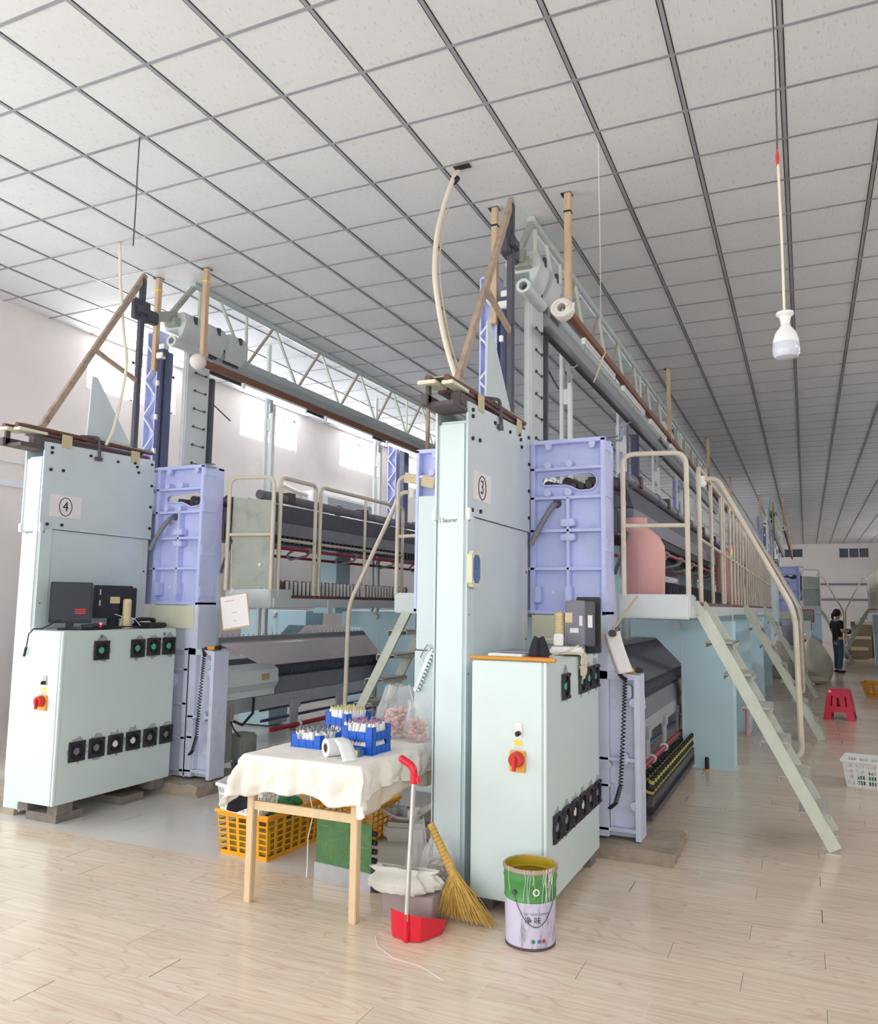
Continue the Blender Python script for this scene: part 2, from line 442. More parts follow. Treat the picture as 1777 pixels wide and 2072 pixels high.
XL, XR, YF, YB = -4.45, 8.9, -7.0, 42.2
mb = MB(); mb.box((XL-.2,YF-.2,-.2),(XR+.2,YB+.2,0)); struct('floor', mb, 'floor')
mb = MB(); mb.box((XL-.2,YF-.2,HC),(XR+.2,YB+.2,HC+.15)); ceil_ob = struct('ceiling', mb, 'ceiling')
mb = MB()
for i in range(-7, 15):
    x = i*.6
    mb.cur = 0; mb.box((x-.011,YF,HC-.006),(x+.011,YB,HC+.01))
    mb.cur = 1
    for s in (-1,1): mb.box((x+s*.0155-.0032,YF,HC-.0015),(x+s*.0155+.0032,YB,HC+.01))
mb.cur = 0
for j in range(-11, 71):
    y = j*.6; mb.box((XL,y-.011,HC-.005),(XR,y+.011,HC+.01))
struct('trim_1', mb, ['tbar','gap'])
# walls with cut-out window openings
def wall(name, u0, u1, wins, fn, m, z0=0):
    mb = MB()
    mb.holes([(u0,z0),(u1,z0),(u1,HC),(u0,HC)], [[(a,c),(a,d),(b,d),(b,c)] for a,b,c,d in wins], fn, 0, .2)
    return struct(name, mb, m)
left_hi = [(4.2+3.0*k, 5.75+3.0*k, 4.28, 4.84) for k in range(12)]
left_lo = [(-6.2,-4.4,.9,3.4),(-3.4,-1.6,.9,3.4),(-.6,1.2,.9,3.4)]
fr_lo = [(-3.9,-1.5,.5,3.6),(-.7,1.7,.5,3.6),(2.4,4.6,.5,3.6),(5.4,7.6,.5,3.6)]
back_hi = [(2.0,3.58,4.28,4.76),(5.21,6.57,4.24,4.76)]
right_added = [(-4+5*k, -2.4+5*k, 3.9, 4.6) for k in range(9)]  # unseen right-wall windows, added to brighten the far room
wall('wall_left', YF, YB, left_hi+left_lo, lambda u,z,d: (XL-d,u,z), 'wall')
wall('wall_front', XL, XR, fr_lo, lambda u,z,d: (u,YF-d,z), 'wall')
wall('wall_back', XL, XR, back_hi, lambda u,z,d: (u,YB+d,z), 'wallback')
wall('wall_right', YF, YB, right_added, lambda u,z,d: (XR+d,u,z), 'wallback')
wn_ = [0]
def window(fn, a, b, c, d, m, bars):
    wn_[0] += 1
    n = 'window_%d' % wn_[0]
    mb = MB(); t = .035
    def bx(u0,u1,z0,z1,d0,d1):
        p = fn(u0,z0,d0); q = fn(u1,z1,d1); mb.box(p,q)
    bx(a,b,c,c+t,.05,.11); bx(a,b,d-t,d,.05,.11); bx(a,a+t,c,d,.05,.11); bx(b-t,b,c,d,.05,.11)
    for k in range(1,bars): 
        u = a+(b-a)*k/bars; bx(u-t/2,u+t/2,c,d,.05,.11)
    fr = struct(n, mb, 'winframe')
    mb = MB(); mb.box(fn(a,c,.09), fn(b,d,.1)); p = struct('window_pane', mb, m, fr)
for a,b,c,d in left_hi: window(lambda u,z,dd: (XL-dd,u,z), a,b,c,d,'pane',2)
for a,b,c,d in left_lo: window(lambda u,z,dd: (XL-dd,u,z), a,b,c,d,'panebig',2)
for a,b,c,d in fr_lo: window(lambda u,z,dd: (u,YF-dd,z), a,b,c,d,'panebig',3)
for a,b,c,d in right_added: window(lambda u,z,dd: (XR+dd,u,z), a,b,c,d,'pane',2)  # added windows, panes glow as fill from the right
dm('panedark', (70,74,84), .2)
for a,b,c,d in back_hi: window(lambda u,z,dd: (u,YB+dd,z), a,b,c,d,'panedark',3)
# ledge trims: conduit ledge on the left wall, pipes on the far wall
mb = MB(); mb.box((XL,YF,2.90),(XL+.03,4.6,2.97)); mb.box((XL,YF,3.17),(XL+.025,4.6,3.2)); struct('trim_2', mb, 'winframe')
mb = MB(); mb.cyl((XL,YB-.06,2.94),(XR,YB-.06,2.94),.05); mb.cyl((XL,YB-.06,2.18),(XR,YB-.06,2.18),.045); struct('trim_3', mb, 'darkgrey')
# world: daylight outside
w = bpy.data.worlds.new('world'); SC.world = w; w.use_nodes = True
bg = w.node_tree.nodes['Background']; bg.inputs[0].default_value = (.92,.96,1,1); bg.inputs[1].default_value = 1.0
def area(name, loc, rot, sx, sy, power, col=(1,1,1)):
    l = bpy.data.lights.new(name, 'AREA'); l.shape = 'RECTANGLE'; l.size = sx; l.size_y = sy; l.energy = power; l.color = col
    o = bpy.data.objects.new(name, l); C.objects.link(o); o.location = loc; o.rotation_euler = rot
    return o
# area lights in each window opening: daylight, plus added fill on the right
for k, (a,b,c,d) in enumerate(fr_lo): area('daylight_front', ((a+b)/2,YF+.02,(c+d)/2), (PI/2,0,PI) if False else (PI/2,0,0), b-a, d-c, LFRONT[k], (.88,.95,1))
for a,b,c,d in left_lo: area('daylight_left', (XL+.02,(a+b)/2,(c+d)/2), (PI/2,0,-PI/2), b-a, d-c, LLEFT, (.88,.95,1))
for a,b,c,d in left_hi: area('daylight_high', (XL+.02,(a+b)/2,(c+d)/2), (PI/2,0,-PI/2), b-a, d-c, LHIGH, (.95,.97,1))
for k, (a,b,c,d) in enumerate(right_added): area('added_fill_right', (XR-.02,(a+b)/2,(c+d)/2), (PI/2,0,PI/2), b-a, d-c, LRIGHT[k], (.93,.96,1))  # fill light set in the added right-wall windows
# ------------------------------------------------------------------ embroidery machine core (built once, copied)
BASE3 = (1.57, 2.85, 0.0)
YEND = 19.0
def make_machine():
    R = thing('embroidery_machine', 'long pale blue and lilac embroidery machine whose end panel carries the circled number 3', 'machine', BASE3, 0, 'embroidery machines')
    P = lambda n, mb, m, **k: build(n, mb, m, R, **k)
    # --- upper end frame, cast, with slot and ribs
    slot = [(1.872,2.625)]+[(1.865+.035*math.cos(a), 2.59+.035*math.sin(a)) for a in [PI*.6+i*(PI*.8)/6 for i in range(7)]]
    slot += [(2.02,2.552),(2.06,2.54),(2.10,2.518),(2.13,2.508)]
    slot += [(2.19+.068*math.cos(a), 2.578+.068*math.sin(a)) for a in [-PI/2+i*(PI*1.02)/9 for i in range(10)]]
    circ = lambda cx, cz, r, n=10: [(cx+r*math.cos(2*PI*k/n), cz+r*math.sin(2*PI*k/n)) for k in range(n)]
    slot_s = [(3.14-x if False else x, z) for x, z in slot]
    mb = MB()
    mb.holes([(.81,1.61),(2.326,1.61),(2.326,2.885),(.81,2.885)], [slot_s, circ(1.925,1.763,.016), circ(1.952,2.42,.036), circ(1.885,2.36,.02), circ(2.04,2.36,.02)],
             lambda x, z, d: (x, 2.93+d, z), 0, .035)
    mb.box((.81,2.85,1.60),(.838,3.14,2.885), .004); mb.box((2.298,2.85,1.60),(2.33,3.14,2.885), .004)
    mb.box((.81,2.85,2.86),(2.33,3.14,2.89), .004); mb.box((.81,2.85,1.60),(2.33,3.14,1.626), .004)
    for z in (2.672,2.455,2.21,1.93):
        mb.box((.83,2.856,z-.011),(2.31,2.94,z+.011), .003)
    for x in (2.052, 1.09): mb.box((x-.011,2.856,1.61),(x+.011,2.94,2.455), .003)
    mb.box((1.765,2.856,1.61),(1.80,2.94,2.88), .003)
    mb.box((2.00,2.845,2.24),(2.105,2.93,2.295), .006); mb.box((2.00,2.845,2.135),(2.105,2.93,2.185), .006)
    for x in (1.80,2.03): mb.box((x,2.848,1.68),(x+.045,2.93,1.80), .006)
    for x, z in ((1.903,2.70),(2.065,2.705),(1.902,2.49),(2.06,2.49),(1.15,2.7),(.95,2.7)):
        mb.cyl((x,2.843,z),(x,2.94,z),.026,n=16)
    for x in (1.905,2.235,.97):
        mb.prism([(x-.025,2.856,2.87)]+[(x+.022*math.cos(a), 2.856, 2.835+.022*math.sin(a)) for a in [PI+i*PI/6 for i in range(7)]]+[(x+.025,2.856,2.87)], (0,.03,0))
    for z in (2.84,2.5,2.1,1.72): mb.box((2.325,2.86,z-.05),(2.338,3.05,z+.05), .004)
    # rim of the slot
    rim = [(x,2.925,z) for x, z in slot_s]
    mb.tube(rim, .009, 6, closed=True)
    fr = P('end_frame', mb, 'purple', label='lilac ribbed cast end frame with a slotted opening')
    mb = MB(); mb.box((2.2,2.86,2.885),(2.42,2.9,2.893)); mb.tube([(2.33,2.88,2.87),(2.39,2.88,2.86),(2.45,2.87,2.85)],.008,6)
    build('top_bolt_bar', mb, 'darkgrey', fr)
    mb = MB(); mb.cyl((1.925,2.926,1.763),(1.925,2.934,1.763),.015,n=12); build('bright_hole_disc', mb, 'paper', fr)  # white disc painted in for the brightness seen through the hole
    # dark drive seen through the slot
    mb = MB()
    mb.cyl((1.98,3.12,2.60),(2.02,3.45,2.60),.045); mb.cyl((1.98,3.2,2.58),(2.30,3.2,2.56),.03)
    mb.box((2.12,3.1,2.50),(2.26,3.4,2.64),.02); mb.tube([(2.0,3.1,2.6),(2.1,3.12,2.53),(2.2,3.1,2.56),(2.28,3.15,2.52),(2.4,3.2,2.5)],.018,8)
    mb.cyl((1.83,3.1,2.58),(1.9,3.3,2.58),.04)
    for k in range(4): mb.cyl((2.05+.06*k,3.02,2.56),(2.05+.06*k,3.2,2.56),.024)
    P('drive_shaft', mb, 'rust')
    mb = MB(); mb.cyl((2.30,3.2,2.60),(2.40,3.25,2.57),.05); mb.cyl((2.34,3.15,2.45),(2.34,3.35,2.45),.05); mb.box((2.30,3.14,2.2),(2.375,3.3,2.4),.02)
    mb.ball((2.375,3.22,2.58),.05); mb.tube([(2.35,3.2,2.3),(2.42,3.18,2.2),(2.38,3.15,2.05),(2.33,3.15,1.9)],.014,8)
    P('gear_train', mb, 'dark')
    # conduit out of the frame
    mb = MB(); mb.tube(round_path([(1.952,3.0,2.42),(1.952,2.86,2.415),(1.86,2.80,2.24),(1.795,2.78,2.10)],.08), .021, 10); P('conduit', mb, 'darkgrey')
    # --- lower frame
    mb = MB()
    mb.box((1.80,2.88,.09),(2.25,2.93,1.6)); mb.box((2.20,2.85,.09),(2.34,3.12,1.60), .006)
    for z in (.14,.42,.72,1.02,1.2): mb.box((1.80,2.85,z-.012),(2.25,2.93,z+.012), .003)
    mb.box((2.02,2.85,.3),(2.05,2.93,1.35), .003)
    mb.lathe([(.07,-.03),(.095,-.03),(.095,.03),(.07,.03)], (2.02,2.87,.92), 12, 'y')
    P('lower_frame', mb, 'lilac', label='lower cast frame half hidden behind the cabinet')
    mb = MB(); mb.box((1.785,2.838,1.385),(2.30,2.88,1.592), .003); P('cover_plate', mb, 'cream', label='cream cover plate')
    mb = MB()
    mb.box((2.255,2.91,.09),(2.53,2.935,1.17))
    mb.prism([(2.52,2.838,.085),(2.556,2.838,.085),(2.556,2.838,1.19),(2.52,2.838,1.165)], (0,.20,0))
    mb.prism([(2.25,2.85,1.155),(2.52,2.85,1.155),(2.556,2.85,1.19),(2.25,2.85,1.215)], (0,.19,0))
    mb.box((2.25,2.85,.085),(2.27,2.93,1.17), .004); mb.box((2.25,2.85,.13),(2.53,2.93,.155), .004)
    mb.box((2.27,2.85,.60),(2.53,2.93,.625), .004); mb.box((2.27,2.85,.42),(2.35,2.93,.445), .004); mb.box((2.345,2.85,.16),(2.365,2.93,.44), .004)
    for z in (1.0,.31): mb.cyl((2.515,2.848,z),(2.515,2.93,z),.03)
    mb.box((2.46,2.845,1.03),(2.50,2.92,1.12),.008); mb.box((2.42,2.845,.58),(2.47,2.92,.66),.008)
    mb.cyl((2.33,2.84,.57),(2.33,2.93,.57),.024)
    P('side_leg', mb, 'lilac', label='ribbed lilac side leg')
    mb = MB(); 
    mb.box((.86,2.80,1.31),(1.56,2.845,2.505), .006); mb.box((.85,2.80,.25),(1.56,2.843,1.30), .006)
    P('front_cover', mb, 'pillar')
    # --- front pillar and side panels
    mb = MB(); mb.box((1.575,1.594,0.0),(1.775,1.74,2.785), .02, 3); P('front_pillar', mb, 'pillar', label='tall pale front pillar')
    mb = MB(); put_text(mb, 'Saurer', .038, (1.665,1.5925,2.168), (1,0,0), (0,0,1)); mb.box((1.600,1.592,2.152),(1.602,1.595,2.186)); P('maker_lettering', mb, 'inkgrey')
    mb = MB(); mb.prism([(1.766,1.594+.03,2.2),(1.766,2.80,2.2),(1.766,2.80,2.945),(1.766,1.594,2.90),(1.766,1.594,2.2)], (.014,0,0))
    up = P('upper_side_panel', mb, 'panel')
    for y, z in ((1.66,2.86),(1.66,2.82),(1.66,2.68),(1.78,2.69),(2.05,2.86),(2.35,2.86),(2.55,2.88),(2.58,2.85),(2.6,2.80),(1.66,2.235),(1.80,2.24),(2.76,2.9),(2.77,2.70),(2.77,2.5),(2.77,2.3)):
        mb = MB(); mb.cyl((1.776,y,z),(1.792,y,z),.013,n=8); build('bolt', mb, 'black', up)
    mb = MB(); mb.box((1.7805,1.676,2.305),(1.7825,1.985,2.488)); sign = build('number_sign', mb, 'paper', up, label='paper sheet with a circled number')
    mb = MB(); mb.tube([(1.784,1.828+.062*math.cos(2*PI*k/40),2.392+.075*math.sin(2*PI*k/40)) for k in range(40)], .0032, 6, closed=True)
    put_text(mb, '3', .125, (1.7835,1.828,2.392), (0,1,0), (0,0,1)); dig = build('number', mb, 'ink', up)
    mb = MB(); mb.box((1.752,1.63,1.19),(1.768,2.78,2.195), .002); lp = P('lower_side_panel', mb, 'panel')
    mb = MB(); mb.box((1.766,2.70,1.22),(1.772,2.78,2.18)); build('edge_strip', mb, 'steel_light', lp)
    for y, z in ((1.645,2.17),(1.65,1.6),(1.645,1.25),(2.74,1.3),(2.74,1.42),(2.74,1.9)):
        mb = MB(); mb.cyl((1.764,y,z),(1.775,y,z),.009,n=8); build('screw', mb, 'black', lp)
    mb = MB(); mb.box((1.60,1.9,0.0),(1.74,2.80,1.19)); P('column_core', mb, 'tan', label='bare beige inner column')
    mb = MB(); mb.box((1.562,1.594,2.19),(1.573,2.80,2.9)); mb.box((1.556,1.62,.25),(1.562,2.79,2.19))
    mb.box((1.545,1.585,2.17),(1.575,1.62,2.24),.004); mb.box((1.772,1.585,2.17),(1.80,1.62,2.24),.004)
    P('far_side_panel', mb, 'panel_edge')
    # --- rods and brackets on top
    mb = MB()
    mb.cyl((1.625,1.33,2.99),(1.625,2.78,3.02),.02); mb.cyl((1.735,1.36,2.995),(1.735,2.80,3.02),.02)
    mb.box((1.59,1.55,2.955),(1.76,2.75,2.975))
    P('guide_rod', mb, 'maroon', label='pair of dark brown guide rods')
    mb = MB(); mb.box((1.56,1.32,2.955),(1.68,1.50,2.978),.004); mb.box((1.70,1.36,2.955),(1.775,1.62,2.978),.004); P('rod_seat', mb, 'cream')
    mb = MB(); mb.box((1.60,1.36,2.85),(1.62,1.40,2.96)); mb.box((1.575,1.34,2.835),(1.62,1.60,2.90),.004); mb.box((1.60,1.38,2.83),(1.775,1.62,2.86),.004); mb.box((1.70,1.5,2.86),(1.77,1.9,2.94),.006)
    P('cross_block', mb, 'rust')
    mb = MB()
    for y in (1.80,2.55): mb.box((1.780,y-.05,2.88),(1.786,y+.05,2.99))
    mb.box((1.60,1.42,3.015),(1.74,2.2,3.022)); mb.box((1.70,2.1,3.02),(1.76,2.79,3.026))
    P('rod_bracket', mb, 'tan')
    mb = MB(); mb.tube(round_path([(1.70,2.0,3.03),(1.79,2.12,3.035),(1.80,2.13,2.86)],.03),.012,8); mb.box((1.785,2.09,2.83),(1.805,2.16,2.86)); P('lever', mb, 'dark')
    # --- gusset, black post, strut
    mb = MB(); mb.prism([(1.705,2.05,2.96),(1.705,2.62,2.96),(1.705,2.13,3.58),(1.705,2.075,3.58)], (.014,0,0)); mb.box((1.69,2.04,2.96),(1.74,2.62,2.98)); P('gusset_plate', mb, 'panel')
    mb = MB(); mb.box((1.665,2.59,2.98),(1.715,2.64,4.68),.005); P('upright_post', mb, 'dark', label='dark square upright post')
    mb = MB(); mb.obox((1.69,1.62,3.03),(1.69,2.63,4.72),.035,.05,(0,1,0)); mb.obox((1.69,2.08,3.83),(1.69,2.6,3.68),.03,.04); P('diagonal_strut', mb, 'strut')
    mb = MB(); mb.box((1.62,2.55,4.32),(1.74,2.68,4.40),.01); mb.box((1.60,2.62,4.30),(1.68,2.86,4.42),.012); mb.box((1.65,2.52,4.27),(1.70,2.72,4.46),.006); P('post_clamp', mb, 'dark')
    mb = MB(); mb.prism([(1.59,2.72,4.40),(1.59,3.14,4.55),(1.59,3.14,4.43),(1.59,2.72,4.31)], (.05,0,0)); mb.box((1.55,3.06,4.38),(1.69,3.14,4.46),.006); P('clamp_arm', mb, 'dirtygrey')
    # --- lilac lattice columns and dark slides
    def column(y0, z0, z1, nm):
        mb = MB(); mb.box((1.215,y0+.05,z0),(1.37,y0+.13,z1))
        for x in (1.215,1.358): mb.box((x,y0-.02,z0),(x+.014,y0+.13,z1),.002)
        mb.box((1.215,y0-.02,z1-.02),(1.372,y0+.13,z1),.002)
        z = z0+.06; k = 0; zz = MB()
        while z < z1-.22:
            a, b = (1.225,1.36) if k % 2 else (1.36,1.225)
            zz.obox((a,y0+.005,z),(b,y0+.005,z+.16),.018,.06,(0,1,0)); z += .19; k += 1
        o = P(nm, mb, 'purple'); build('zigzag_rib', zz, 'lilac', o); return o
    column(3.20, 2.89, 4.40, 'lattice_column')
    mb = MB(); mb.box((1.39,3.20,2.89),(1.45,3.32,4.18),.006); mb.cyl((1.43,3.17,2.89),(1.43,3.17,4.2),.022); mb.box((1.42,3.14,4.1),(1.48,3.2,4.2)); P('slide_rail', mb, 'navy')
    mb = MB(); mb.box((1.40,3.12,4.08),(1.48,3.18,4.14),.004); mb.box((1.42,3.13,4.18),(1.49,3.2,4.23),.004)
    for z in (3.1,3.45,3.8): mb.box((1.41,3.125,z),(1.44,3.15,z+.05))
    P('slide_block', mb, 'whiteplastic')
    for y in (8.5, 13.9):
        column(y, 2.6, 4.25, 'lattice_column')
        mb = MB(); mb.box((1.43,y-.02,2.5),(1.52,y+.14,4.1),.006); P('slide_rail', mb, 'navy')
    # --- bolted light column
    mb = MB(); mb.box((1.545,3.35,2.89),(1.612,3.70,4.24),.012); 
    bc = P('bolted_column', mb, 'steel_light')
    for k in range(6):
        z = 3.05+k*.19; mb = MB()
        for y in (3.47,3.63): mb.cyl((1.61,y,z),(1.628,y,z),.013,n=8)
        mb.obox((1.618,3.47,z),(1.618,3.63,z-.005),.006,.006); build('bolt_pair', mb, 'dark', bc)
    mb = MB(); mb.box((1.575,3.70,2.89),(1.64,3.76,4.0),.008); mb.tube([(1.63,3.76,3.72),(1.66,4.0,3.6)],.008,6); P('chain_guide', mb, 'dark')
    # --- roof truss
    mb = MB(); mb.cyl((1.6,3.38,4.925),(1.6,YEND,4.925),.038,n=12)
    for y in [5.0+2.6*k for k in range(6)]: mb.cyl((1.6,y-.02,4.925),(1.6,y+.02,4.925),.044,n=12)
    P('top_chord', mb, 'truss')
    mb = MB(); mb.cyl((1.6,3.36,4.30),(1.6,YEND,4.30),.055,n=14)
    for y in [5.02+2.6*k for k in range(6)]: mb.cyl((1.6,y-.03,4.30),(1.6,y+.03,4.30),.064,n=14)
    P('bottom_chord', mb, 'truss')
    mb = MB(); mb.obox((1.6,3.42,4.93),(1.58,3.10,4.50),.045,.045,(0,1,0)); P('end_brace', mb, 'dirtygrey')
    n = 0
    y = 4.30
    while y < YEND-.3:
        for sgn in (-1, 1):
            ty = y+sgn*.48
            if ty < YEND and ty > 3.5:
                mb = MB(); mb.obox((1.6,y+sgn*.03,4.34),(1.6,ty,4.90),.026,.026,(0,1,0)); P('brace', mb, 'brace' if sgn < 0 else 'brace_rusty')
        if n % 4 == 0:
            mb = MB(); mb.obox((1.6,y,4.34),(1.6,y-.02,4.90),.024,.024,(0,1,0)); P('brace', mb, 'brace')
        y += 1.02; n += 1
    mb = MB(); mb.obox((1.6,3.5,4.34),(1.6,3.5,4.90),.026,.026,(0,1,0)); P('brace', mb, 'brace')
    # --- drive housings under the truss start, roller tube, guide beam
    def housing(y0, ln, nm='drive_housing'):
        mb = MB(); prof = [(1.48,4.53),(1.72,4.53),(1.755,4.46),(1.755,4.40),(1.70,4.27),(1.665,4.24),(1.665,4.36),(1.50,4.36),(1.455,4.45)]
        mb.prism([(x,y0,z) for x, z in prof], (0,ln,0)); o = P(nm, mb, 'steel_light')
        mb = MB(); mb.box((1.755-.02,y0+ln*.45,4.44),(1.762,y0+ln*.62,4.52),.004); build('bolt_slot', mb, 'dark', o); mb = MB(); mb.cyl((1.60,y0+.02,4.24),(1.60,y0+ln,4.24),.03); build('clamp_pin', mb, 'dark', o)
        return o
    for k in range(3): housing(3.14+k*.36, .27)
    for k in range(2): housing(9.7+k*.42, .36)
    mb = MB(); put_text(mb, 'Saurer', .12, (1.752,10.0,4.50), (0,1,0), (-.08,0,1)); P('maker_lettering', mb, 'ink')
    mb = MB(); mb.lathe([(.036,0),(.06,0),(.06,.04),(.052,.045),(.052,.5),(.036,.5),(.036,0)], (1.63,3.08,4.225), 18, 'y'); P('roller_tube', mb, 'steel_light')
    mb = MB(); mb.box((1.555,3.72,4.10),(1.65,YEND,4.17),.01); mb.box((1.58,3.72,4.17),(1.62,YEND,4.25)); gb = P('guide_beam', mb, 'silver')
    mb = MB(); mb.box((1.545,3.72,4.075),(1.575,YEND,4.105)); build('rubber_strip', mb, 'black', gb)
    # --- slim double posts
    for k, y in enumerate((4.97,7.7,10.4,13.1,15.8)):
        mb = MB(); mb.box((1.40,y-.03,.95),(1.435,y+.03,4.78),.003); mb.box((1.48,y-.02,.95),(1.52,y+.04,4.02),.003)
        mb.box((1.435,y-.02,3.70),(1.48,y+.03,3.86),.003)
        dp = P('double_post', mb, 'white_post')
        mb = MB(); mb.cyl((1.50,y-.035,3.92),(1.50,y-.035,4.06),.02); mb.cyl((1.50,y-.05,4.06),(1.60,y-.05,4.09),.014); mb.box((1.47,y-.055,4.03),(1.52,y-.02,4.1)); build('tension_cylinder', mb, 'greymetal', dp)
    # --- upper sewing bank
    Y0, Y1 = 3.75, 18.6
    mb = MB(); mb.cyl((2.28,Y0,2.73),(2.28,Y1,2.73),.048,n=14)
    for y in [Y0+.3+1.25*k for k in range(12)]: mb.cyl((2.28,y-.03,2.73),(2.28,y+.03,2.73),.062,n=14)
    P('upper_roller', mb, 'darkgrey')
    mb = MB(); mb.prism([(2.14,Y0,2.70),(2.30,Y0,2.66),(2.36,Y0,2.47),(2.14,Y0,2.47)], (0,Y1-Y0,0)); P('upper_shuttle_bank', mb, 'dark')
    mb = MB(); mb.prism([(2.14,Y0,2.465),(2.365,Y0,2.465),(2.35,Y0,2.33),(2.14,Y0,2.33)], (0,Y1-Y0,0)); P('upper_rail_face', mb, 'darkgrey')
    mb = MB()
    for k in range(int((Y1-Y0)/.09)): mb.box((2.20,Y0+.09*k,2.25),(2.34,Y0+.09*k+.055,2.325))
    mb.box((2.16,Y0,2.29),(2.3,Y1,2.33)); P('needle_row', mb, 'black')
    mb = MB(); mb.cyl((2.33,Y0+.2,2.20),(2.33,Y1,2.20),.019,n=10); mb.cyl((2.0,Y0+.2,2.14),(2.0,Y1,2.14),.016,n=8); P('upper_thread_bar', mb, 'redpipe')
    k = 0
    for y in [Y0+.85+1.02*i for i in range(14)]:
        mb = MB(); mb.tube(round_path([(2.33,y,2.22),(2.33,y,2.15),(2.12,y-.05,2.10),(2.08,y-.05,2.16),(2.20,y,2.25)],.03,3), .014, 6)
        mb.lathe([(.02,-.018),(.034,-.018),(.034,.018),(.02,.018)], (2.33,y,2.20), 12, 'y'); P('bar_bracket', mb, 'dirtygrey')
    for y in [4.25+1.6*i for i in range(9)]:
        mb = MB(); mb.box((2.20,y-.05,2.77),(2.33,y+.05,2.80)); mb.box((2.31,y-.05,2.70),(2.345,y+.05,2.80)); P('roller_clamp', mb, 'rust')
    mb = MB(); mb.box((1.70,Y0,2.50),(2.14,Y1,2.60)); mb.box((1.35,Y0,2.35),(1.72,Y1,2.48)); P('upper_carriage', mb, 'darkgrey')
    # --- lower sewing bank
    mb = MB(); mb.cyl((2.27,4.05,.93),(2.27,Y1,.93),.05,n=14)
    for k in range(int((Y1-4.1)/.07)): mb.cyl((2.27,4.1+.07*k,.93),(2.27,4.125+.07*k,.93),.057,n=12)
    P('lower_roller', mb, 'dark', label='dark spiral wrapped roller')
    mb = MB(); mb.prism([(1.62,4.0,1.20),(2.25,4.0,.985),(2.25,4.0,.975),(1.62,4.0,1.19)], (0,Y1-4,0)); P('fabric_web', mb, 'fabricpink', label='pale pink cloth stretched over the lower bank')
    mb = MB(); mb.box((1.56,3.2,1.13),(1.62,Y1,1.25))
    for k in range(90): mb.cyl((1.59,3.3+.09*k,1.25),(1.59,3.3+.09*k,1.275),.006,n=5)
    P('pin_rail', mb, 'greymetal')
    mb = MB(); mb.prism([(2.10,4.0,.90),(2.30,4.0,.86),(2.33,4.0,.70),(2.10,4.0,.70)], (0,Y1-4,0)); P('lower_shuttle_bank', mb, 'darkgrey')
    mb = MB(); mb.box((2.12,3.2,.56),(2.32,Y1,.695),.004); P('lower_beam', mb, 'greymetal')
    mb = MB(); mb.prism([(2.16,3.2,1.0),(2.26,3.2,1.02),(2.37,3.2,.96),(2.38,3.2,.83),(2.33,3.2,.76),(2.33,3.2,.70),(2.16,3.2,.70)], (0,.86,0)); ec = P('end_cover', mb, 'panel_edge')
    mb = MB(); mb.box((2.372,3.78,.86),(2.384,3.90,.92)); build('warning_plate', mb, 'beigedark', ec)
    mb = MB(); mb.tube([(2.35,3.7,.70),(2.36,3.68,.55),(2.34,3.55,.45),(2.30,3.45,.5),(2.28,3.4,.6)],.014,8); mb.tube([(2.33,3.35,.55),(2.35,3.42,.42),(2.33,3.55,.33),(2.3,3.65,.34)],.008,6); P('cable', mb, 'black')
    mb = MB(); mb.box((2.18,3.18,.12),(2.30,3.45,.56)); mb.box((2.16,3.18,.50),(2.34,3.42,.66),.004)
    for y in (3.24,3.36):
        for z in (.53,.58,.63): mb.cyl((2.335,y,z),(2.35,y,z),.02,n=10)
    P('beam_stand', mb, 'dirtygrey')
    mb = MB(); mb.box((2.16,3.5,.12),(2.38,3.75,.36),.02); P('motor_box', mb, 'dirtygrey')
    mb = MB(); mb.cyl((2.28,3.9,.545),(2.28,Y1,.545),.016); mb.cyl((2.30,3.9,.44),(2.30,Y1,.44),.016); P('lower_linkage_rod', mb, 'navy')
    for i, y in enumerate([4.45+.92*k for k in range(14)]):
        mb = MB(); mb.box((2.30,y-.08,.52),(2.345,y+.08,.62),.006); mb.box((2.30,y-.06,.30),(2.335,y+.06,.54),.01)
        mb.tube(round_path([(2.32,y-.07,.52),(2.33,y-.10,.30),(2.34,y+.0,.29)],.04,3),.014,6)
        P('bar_bracket', mb, 'greymetal')
    mb = MB(); mb.cyl((2.35,4.0,.345),(2.35,5.15,.345),.024,n=10); mb.cyl((2.35,5.2,.345),(2.35,Y1,.345),.018,n=10); lb = P('lower_thread_bar', mb, 'redpipe')
    mb = MB()
    for y in (4.5,5.15,6.3,7.5): mb.lathe([(.018,-.014),(.038,-.014),(.038,.014),(.018,.014)], (2.35,y,.345), 14, 'y')
    build('collar', mb, 'whiteplastic', lb)
    mb = MB(); mb.box((2.2,3.6,.08),(2.5,Y1,.14)); mb.box((2.45,3.6,.04),(2.5,Y1,.2)); P('base_tray', mb, 'dark')
    # --- mirrored (far side) bank, simple profile
    mb = MB(); mb.box((.80,4.0,2.35),(1.05,Y1,2.7)); mb.box((.80,4.0,.62),(1.1,Y1,.95)); P('rear_bank', mb, 'darkgrey')
    # --- support brackets and centre supports
    for y in (6.15, 9.0, 12.6, 16.2):
        for s in (1, -1):
            X = (lambda x: x) if s > 0 else (lambda x: 3.14-x)
            mb = MB(); mb.prism([(X(x),y,z) for x, z in ((1.85,1.335),(1.85,1.525),(2.91,1.525),(2.89,0),(2.385,0),(2.39,1.06),(2.12,1.335))], (0,.42,0)); sb = P('support_bracket', mb, 'skyblue')
            mb = MB(); mb.box((X(2.385),y-.006,.0),(X(2.40),y,1.3)); mb.cyl((X(2.35),y-.05,1.47),(X(2.35),y,1.47),.04); build('edge_trim', mb, 'panel_edge', sb)
        mb = MB(); mb.prism([(1.40,y,1.5),(1.74,y,1.5),(1.74,y,2.34),(1.50,y,2.34),(1.50,y,1.8)], (0,.35,0)); P('centre_support', mb, 'skyblue')
    return R
mach3 = make_machine()
